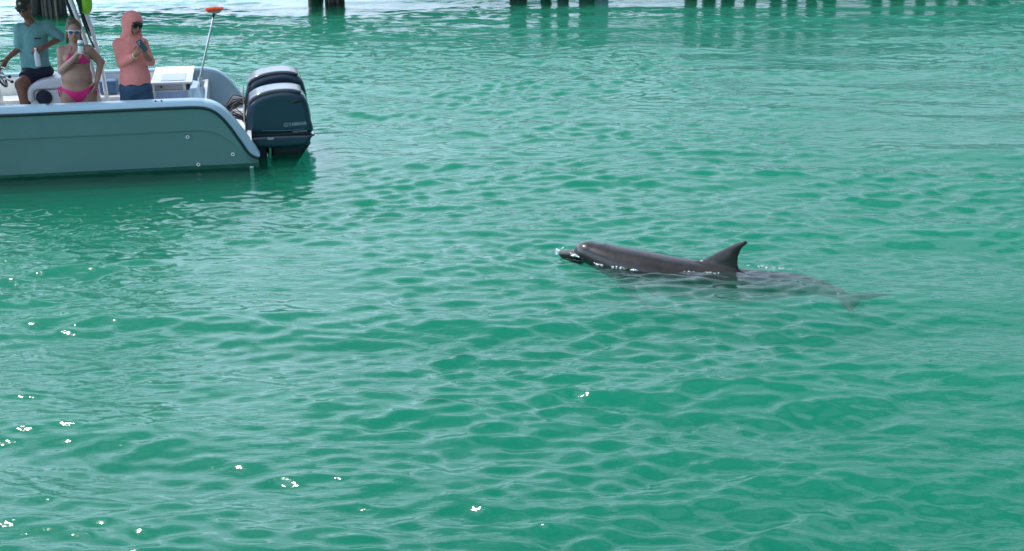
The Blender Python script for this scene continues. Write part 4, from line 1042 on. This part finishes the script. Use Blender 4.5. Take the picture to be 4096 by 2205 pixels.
# --- man in the aqua T-shirt
def man():
    t = thing('person', 'man in aqua T-shirt, dark cap and sunglasses, leaning on the seat at the helm', 'person', (-2.60, 1.10, 0.10))
    v = 1.16; cu = -2.56
    F = SDF((-3.08, 0.60, 0.06), (-2.12, 1.42, 2.10), 0.0085)
    def trunk(F, g=0.0):
        F.ell((cu+0.01, v, 1.585), (0.165, 0.10, 0.105), 0.03, grow=g)
        F.ell((cu-0.005, v, 1.43), (0.165, 0.115, 0.17), 0.05, grow=g)
        F.ell((cu-0.015, v-0.01, 1.25), (0.155, 0.120, 0.16), 0.06, grow=g)
        F.ell((cu-0.015, v, 1.12), (0.160, 0.125, 0.11), 0.05, grow=g)
    shL = (cu-0.150, v, 1.62); elL = (-2.725, v-0.05, 1.40); wrL = (-2.875, v-0.17, 1.285)
    shR = (cu+0.185, v, 1.63); elR = (-2.235, v+0.02, 1.495); wrR = (-2.44, v-0.21, 1.41)
    def arms(F, g=0.0):
        F.cone(shL, elL, 0.056, 0.044, 0.03, grow=g); F.cone(shR, elR, 0.056, 0.044, 0.03, grow=g)
        F.cone(shL, shR, 0.056, 0.056, 0.05, grow=g)
    trunk(F); arms(F)
    F.cone(elL, wrL, 0.043, 0.027, 0.015); F.cone(elR, wrR, 0.043, 0.027, 0.015)
    hand(F, wrL, (-0.45, -0.25, -0.8), (-0.4, 0.5, 0.3), (0.4, -1, 0), 0.45, 1.05)
    hand(F, wrR, (-0.95, -0.12, -0.05), (0, 0.5, -0.75), (-0.1, -1, 0.5), 0.6, 1.05)
    # legs: near one braced beside the seat, the other behind it
    F.cone((cu-0.03, v-0.04, 1.08), (-2.735, v-0.23, 0.97), 0.100, 0.074, 0.03)
    F.cone((-2.735, v-0.23, 0.97), (-2.705, v-0.20, 0.50), 0.070, 0.048, 0.03)
    F.cone((-2.705, v-0.20, 0.50), (-2.705, v-0.20, 0.18), 0.048, 0.038, 0.02)
    F.ell((-2.715, v-0.17, 0.74), (0.060, 0.062, 0.13), 0.02); foot(F, (-2.705, v-0.20, 0.175), (-0.3, -1, 0))
    F.cone((cu-0.05, v+0.04, 1.06), (-2.77, v+0.02, 0.86), 0.090, 0.068, 0.03)
    F.cone((-2.77, v+0.02, 0.86), (-2.745, v+0.06, 0.18), 0.062, 0.036, 0.03); foot(F, (-2.745, v+0.06, 0.175), (-0.3, -1, 0))
    F.cone((cu-0.005, v, 1.68), (cu-0.035, v-0.03, 1.80), 0.058, 0.055, 0.03)
    H = Head((-2.612, v-0.055, 1.893), rot_m(-12, 14, -6), 1.05); H.add(F)
    F.build('body', M_skind, t, 1)
    S = SDF((-2.86, 0.96, 1.10), (-2.16, 1.36, 1.76), 0.007); trunk(S, 0.018)
    def slv(a, b, g):
        a = np.array(a); b = np.array(b); S.cone(a, a+(b-a)*0.86, 0.062, 0.070, 0.03, grow=g)
    slv(shL, elL, 0.004); slv(shR, elR, 0.004); S.cone(shL, shR, 0.060, 0.060, 0.05, grow=0.008)
    S.cutter(lambda x, y, z: 1.155 + 0.008*np.sin(x*35) - z + 0*y)
    vn = catmull([(cu-0.095, 1.75), (cu-0.025, 1.625), (cu+0.05, 1.75)], 4)
    X, Z = np.meshgrid(S.ax[0], S.ax[2], indexing='ij'); d2 = poly2d(X, Z, [(cu-0.085, 1.80), (cu-0.08, 1.705), (cu-0.02, 1.655), (cu+0.045, 1.71), (cu+0.05, 1.80)])[:, None, :]
    front = (S.ax[1] - (v+0.0))[None, :, None]
    S.F = np.maximum(S.F, np.minimum(-d2, 1).astype(np.float32)) if False else np.maximum(S.F, (-np.maximum(d2, front)).astype(np.float32))
    S.build('t_shirt', M_aqua, t, 1)
    lg = MB(); lg.box((cu+0.035, v-0.152, 1.515), (cu+0.115, v-0.146, 1.532), 0.002)
    lo = lg.build('chest_logo', M_black, t); 
    P = SDF((-2.90, 0.80, 0.90), (-2.30, 1.38, 1.22), 0.008)
    P.ell((cu-0.015, v, 1.12), (0.160, 0.125, 0.11), 0.05, grow=0.012)
    P.cone((cu-0.03, v-0.04, 1.08), (-2.735, v-0.23, 0.99), 0.104, 0.088, 0.04, grow=0.010)
    P.cone((cu-0.05, v+0.04, 1.06), (-2.77, v+0.02, 0.90), 0.094, 0.08, 0.04, grow=0.010)
    P.ell((cu+0.06, v, 1.09), (0.13, 0.13, 0.075), 0.04, grow=0.012)
    d = np.array((-0.145, -0.19, -0.09)); d /= np.linalg.norm(d); e = np.array((-2.68, v-0.17, 1.01))
    P.cutter(lambda x, y, z: np.maximum((x-e[0])*d[0]+(y-e[1])*d[1]+(z-e[2])*d[2], z - 1.185))
    P.build('shorts', M_bshort, t, 1)
    # cap
    q = SDF(H.p(0, 0, 0.06)-0.17, H.p(0, 0, 0.06)+0.17, 0.007)
    q.ell(H.p(0, 0.014, 0.045), np.array((0.084, 0.102, 0.092))*H.k, 0.01, H.R)
    k0 = H.p(0, 0, 0.040); zz = H.R[:, 2]
    q.cutter(lambda x, y, z: -((x-k0[0])*zz[0]+(y-k0[1])*zz[1]+(z-k0[2])*zz[2]))
    q.ell(H.p(0, -0.105, 0.046), np.array((0.066, 0.070, 0.008))*H.k, 0.008, H.R)
    cp = q.build('cap', M_capf, t, 1)
    MB().disc(tuple(H.p(0, -0.082, 0.082)), 0.018, 0.006, tuple(H.R @ np.array((0, -1, 0.25))), 14).build('cap_badge', M_label, cp, True)
    hq = SDF(H.p(0, 0.04, 0)-0.12, H.p(0, 0.04, 0)+0.12, 0.007)
    hq.ell(H.p(0, 0.03, 0.0), np.array((0.080, 0.085, 0.065))*H.k, 0.01, H.R)
    hq.cutter(lambda x, y, z: -((y-(H.c[1]+0.0))) + 0*x + 0*z)
    hq.build('hair', M_dhair, t, 1)
    H.extras(t, M_lens, M_black, 'wrap')
    b = thing('plastic_bottle', 'clear plastic bottle held low in front of the aqua T-shirt', 'bottle', (-2.50, v-0.27, 1.27))
    MB().tube([(-2.50, v-0.27, 1.20), (-2.50, v-0.27, 1.205), (-2.502, v-0.27, 1.34), (-2.505, v-0.27, 1.375), (-2.507, v-0.27, 1.385), (-2.508, v-0.27, 1.41)], [0.028, 0.033, 0.033, 0.018, 0.013, 0.013], 18).build('bottle_body', M_plast, b, True)
    MB().tube([(-2.508, v-0.27, 1.411), (-2.509, v-0.27, 1.428)], 0.015, 14).build('bottle_cap', M_wframe, b, True)
man()

# ------------------------------------------------------------------ dolphin
def dolphin_mat():
    m = bpy.data.materials.new('dolphin_skin'); m.use_nodes = True
    nt = m.node_tree; b = nt.nodes['Principled BSDF']
    b.inputs['Roughness'].default_value = 0.30; b.inputs['Specular IOR Level'].default_value = 0.35; b.inputs['Coat Weight'].default_value = 0.28; b.inputs['Coat Roughness'].default_value = 0.13
    tc = nt.nodes.new('ShaderNodeTexCoord')
    nz = nt.nodes.new('ShaderNodeTexNoise'); nz.inputs['Scale'].default_value = 7.0; nz.inputs['Detail'].default_value = 9; nz.inputs['Roughness'].default_value = 0.72
    nt.links.new(tc.outputs['Object'], nz.inputs['Vector'])
    cr = nt.nodes.new('ShaderNodeValToRGB')
    cr.color_ramp.elements[0].position = 0.3; cr.color_ramp.elements[0].color = (0.008, 0.008, 0.008, 1)
    cr.color_ramp.elements[1].position = 0.75; cr.color_ramp.elements[1].color = (0.040, 0.032, 0.027, 1)
    nt.links.new(nz.outputs[0], cr.inputs[0])
    sx = nt.nodes.new('ShaderNodeSeparateXYZ'); nt.links.new(tc.outputs['Object'], sx.inputs[0])
    mr = nt.nodes.new('ShaderNodeMapRange'); mr.inputs['From Min'].default_value = -0.09; mr.inputs['From Max'].default_value = -0.19
    nt.links.new(sx.outputs['Z'], mr.inputs['Value'])
    mx = nt.nodes.new('ShaderNodeMix'); mx.data_type = 'RGBA'; mx.inputs['B'].default_value = (0.22, 0.29, 0.27, 1)
    mr2 = nt.nodes.new('ShaderNodeMapRange'); mr2.inputs['From Min'].default_value = 0.7; mr2.inputs['From Max'].default_value = 0.2
    nt.links.new(sx.outputs['X'], mr2.inputs['Value'])
    mlt = nt.nodes.new('ShaderNodeMath'); mlt.operation = 'MULTIPLY'; nt.links.new(mr.outputs[0], mlt.inputs[0]); nt.links.new(mr2.outputs[0], mlt.inputs[1])
    nt.links.new(mlt.outputs[0], mx.inputs['Factor']); nt.links.new(cr.outputs[0], mx.inputs['A']); nt.links.new(mx.outputs['Result'], b.inputs['Base Color'])
    bp = nt.nodes.new('ShaderNodeBump'); bp.inputs['Strength'].default_value = 0.10; bp.inputs['Distance'].default_value = 0.01
    n2 = nt.nodes.new('ShaderNodeTexNoise'); n2.inputs['Scale'].default_value = 40; nt.links.new(tc.outputs['Object'], n2.inputs['Vector'])
    nt.links.new(n2.outputs[0], bp.inputs['Height']); nt.links.new(bp.outputs[0], b.inputs['Normal'])
    return m
M_dolph = dolphin_mat()
DF = Frame(Vector((0.4509, 11.989, 0.0)), math.atan2(-0.29192, 0.95644))
dol = thing('dolphin', 'grey bottlenose dolphin surfacing with its dorsal fin up and tail under water', 'dolphin', (1.4, 0, 0), DF)
def build_dolphin():
    S = SDF((-0.06, -0.62, -0.62), (3.35, 0.62, 0.36), 0.0115)
    v0 = 0.0
    # spine: s, z centre, half width, half height
    sp = [(0.32, 0.055, 0.115, 0.105, 0), (0.45, 0.020, 0.155, 0.128, 0), (0.62, -0.028, 0.190, 0.158, 0), (0.85, -0.075, 0.215, 0.183, 0), (1.10, -0.108, 0.220, 0.190, 0),
          (1.35, -0.122, 0.210, 0.186, 0), (1.60, -0.138, 0.185, 0.176, 0.01), (1.85, -0.158, 0.155, 0.158, 0.06), (2.10, -0.160, 0.118, 0.135, 0.16), (2.32, -0.160, 0.080, 0.108, 0.24), (2.52, -0.175, 0.052, 0.080, 0.26), (2.74, -0.195, 0.036, 0.050, 0.20)]
    C = catmull([np.array(p, float) for p in sp], 4, False)
    for i in range(len(C)-1):
        a, b = C[i], C[i+1]
        sv = 0.5*(a[2]/a[3] + b[2]/b[3])
        S.cone((a[0], v0+a[4], a[1]), (b[0], v0+b[4], b[1]), a[3], b[3], 0.012, sv=sv)
    S.ell((0.285, v0, 0.068), (0.110, 0.105, 0.092), 0.03)            # melon
    S.cone((0.21, v0, 0.026), (0.036, v0, 0.012), 0.056, 0.025, 0.020, sv=1.25)   # upper beak
    S.cone((0.23, v0, -0.030), (0.050, v0, -0.014), 0.052, 0.021, 0.012, sv=1.2)  # lower jaw
    S.ell((0.47, v0, 0.135), (0.035, 0.03, 0.012), 0.02)             # blowhole ridge
    # dorsal fin
    fin = catmull([(1.34, 0.02), (1.46, 0.105), (1.60, 0.195), (1.72, 0.270), (1.81, 0.312), (1.855, 0.308), (1.850, 0.285), (1.805, 0.235), (1.780, 0.165), (1.775, 0.08), (1.80, 0.0), (1.84, -0.08), (1.45, -0.10)], 6)
    g = S.sub((1.28, v0-0.12, -0.12), (1.92, v0+0.12, 0.36)); sl, (x, y, z) = g
    d2 = poly2d(x[:, 0, :], z[:, 0, :], fin)[:, None, :]
    th = 0.030*np.sqrt(np.clip(-d2/0.09, 0, 1)) * np.clip(1.1 - (z-0.0)*1.6, 0.5, 1.3)
    d = np.where(d2 < 0, np.abs(y-v0) - th, np.sqrt(np.maximum(d2, 0)**2 + (y-v0)**2) - 0.001)
    S.merge(sl, d.astype(np.float32), 0.035)
    # flukes, level with the water
    fl = catmull([(2.70, -0.03), (2.78, -0.12), (2.90, -0.25), (3.05, -0.34), (3.10, -0.35), (3.06, -0.25), (3.02, -0.10), (2.98, 0.0), (3.02, 0.10), (3.06, 0.25), (3.10, 0.35), (3.05, 0.34), (2.90, 0.25), (2.78, 0.12), (2.70, 0.03)], 4)
    ca, sa = math.cos(R(27)), math.sin(R(29)); q = (fl - np.array([2.70, 0]))*0.92
    fl = np.stack([2.70 + q[:, 0]*ca + q[:, 1]*sa, 0.21 - q[:, 0]*sa + q[:, 1]*ca], 1)
    g = S.sub((2.55, v0-0.45, -0.30), (3.3, v0+0.60, -0.05)); sl, (x, y, z) = g
    d2 = poly2d(x[:, :, 0], y[:, :, 0]-v0, fl)[:, :, None]
    th = 0.020*np.sqrt(np.clip(-d2/0.07, 0, 1))
    d = np.where(d2 < 0, np.abs(z+0.195) - th, np.sqrt(np.maximum(d2, 0)**2 + (z+0.195)**2) - 0.001)
    S.merge(sl, d.astype(np.float32), 0.03)
    # pectoral fins
    for sd in (-1, 1):
        S.cone((0.70, v0+0.13*sd, -0.20), (0.98, v0+0.19*sd, -0.40), 0.050, 0.020, 0.04)
    # mouth line
    g = S.sub((0.0, v0-0.12, -0.05), (0.27, v0+0.12, 0.02)); sl, (x, y, z) = g
    S.F[sl] = np.maximum(S.F[sl], (0.0055 - np.abs(z + 0.020 - (x-0.05)*0.05)).astype(np.float32) - np.where(np.abs(y-v0) < 0.02, 1, 0))
    S.build('body', M_dolph, dol, 2)
    for sd in (-1, 1):
        q = SDF((0.27, v0+0.10*sd-0.03, -0.02), (0.35, v0+0.10*sd+0.03, 0.05), 0.004); q.ell((0.31, v0+0.103*sd, 0.012), (0.014, 0.008, 0.011), 0); q.build('eye', M_black, dol)
    q = SDF((0.42, v0-0.05, 0.10), (0.52, v0+0.05, 0.18), 0.005); q.ell((0.475, v0, 0.147), (0.020, 0.024, 0.006), 0); q.build('blowhole', M_black, dol)
build_dolphin()
def splash():
    r = np.random.default_rng(11)
    t = MB()
    def blob(p, rad):
        n = 6; P = Vector(p)
        vs = [P + Vector((0, 0, rad))]
        for j in (0.5, -0.5):
            for k in range(n):
                a = 2*math.pi*(k + (0.5 if j < 0 else 0))/n
                vs.append(P + Vector((math.cos(a)*rad*0.87*1.3, math.sin(a)*rad*0.87*1.2, j*rad)))
        vs.append(P - Vector((0, 0, rad)))
        fs = [(0, 1+k, 1+(k+1) % n) for k in range(n)] + [(1+k, 1+n+k, 1+(k+1) % n) for k in range(n)] + [(1+(k+1) % n, 1+n+k, 1+n+(k+1) % n) for k in range(n)] + [(2*n+1, 1+n+(k+1) % n, 1+n+k) for k in range(n)]
        t.add(vs, fs)
    for i in range(80):      # chin
        q = abs(r.normal())*0.075
        blob((0.155 + q*1.3, -0.055 - q*0.35 + r.normal()*0.014, 0.030 + abs(r.normal())*0.012 - q*0.15), r.uniform(0.002, 0.009))
    for i in range(16):      # beak tip
        blob((0.005 + r.normal()*0.016, r.normal()*0.030, 0.024 + abs(r.normal())*0.014), r.uniform(0.003, 0.010))
    for i in range(90):      # flank
        q = r.choice([0.42, 0.47, 0.60, 0.66, 0.69, 0.82]) + r.normal()*0.02
        blob((q, -(0.118 + 0.21*(q-0.36)) + r.normal()*0.012 - 0.012, -0.006 + r.normal()*0.006), r.uniform(0.003, 0.008))
    for i in range(22):      # under the dorsal fin
        q = r.choice([1.32, 1.50, 1.58]) + r.normal()*0.03
        blob((q, -0.16 + (q-1.3)*0.10 + r.normal()*0.008, 0.010), r.uniform(0.003, 0.007))
    for i in range(24):      # wake behind the fin
        q = r.uniform(1.84, 2.30)
        blob((q, 0.12 + r.normal()*0.012, 0.030), r.uniform(0.003, 0.006))
    o = link_mesh('splash', t.v, t.f, M_foam, None)
    o.location = DF.o; o.rotation_euler = (0, 0, DF.rz)
    o['kind'] = 'stuff'; o['label'] = 'white drops and foam where the dolphin cuts the surface'; o['category'] = 'splash'
splash()
for o in list(bpy.data.objects):
    if '_base' in o.keys(): del o['_base']
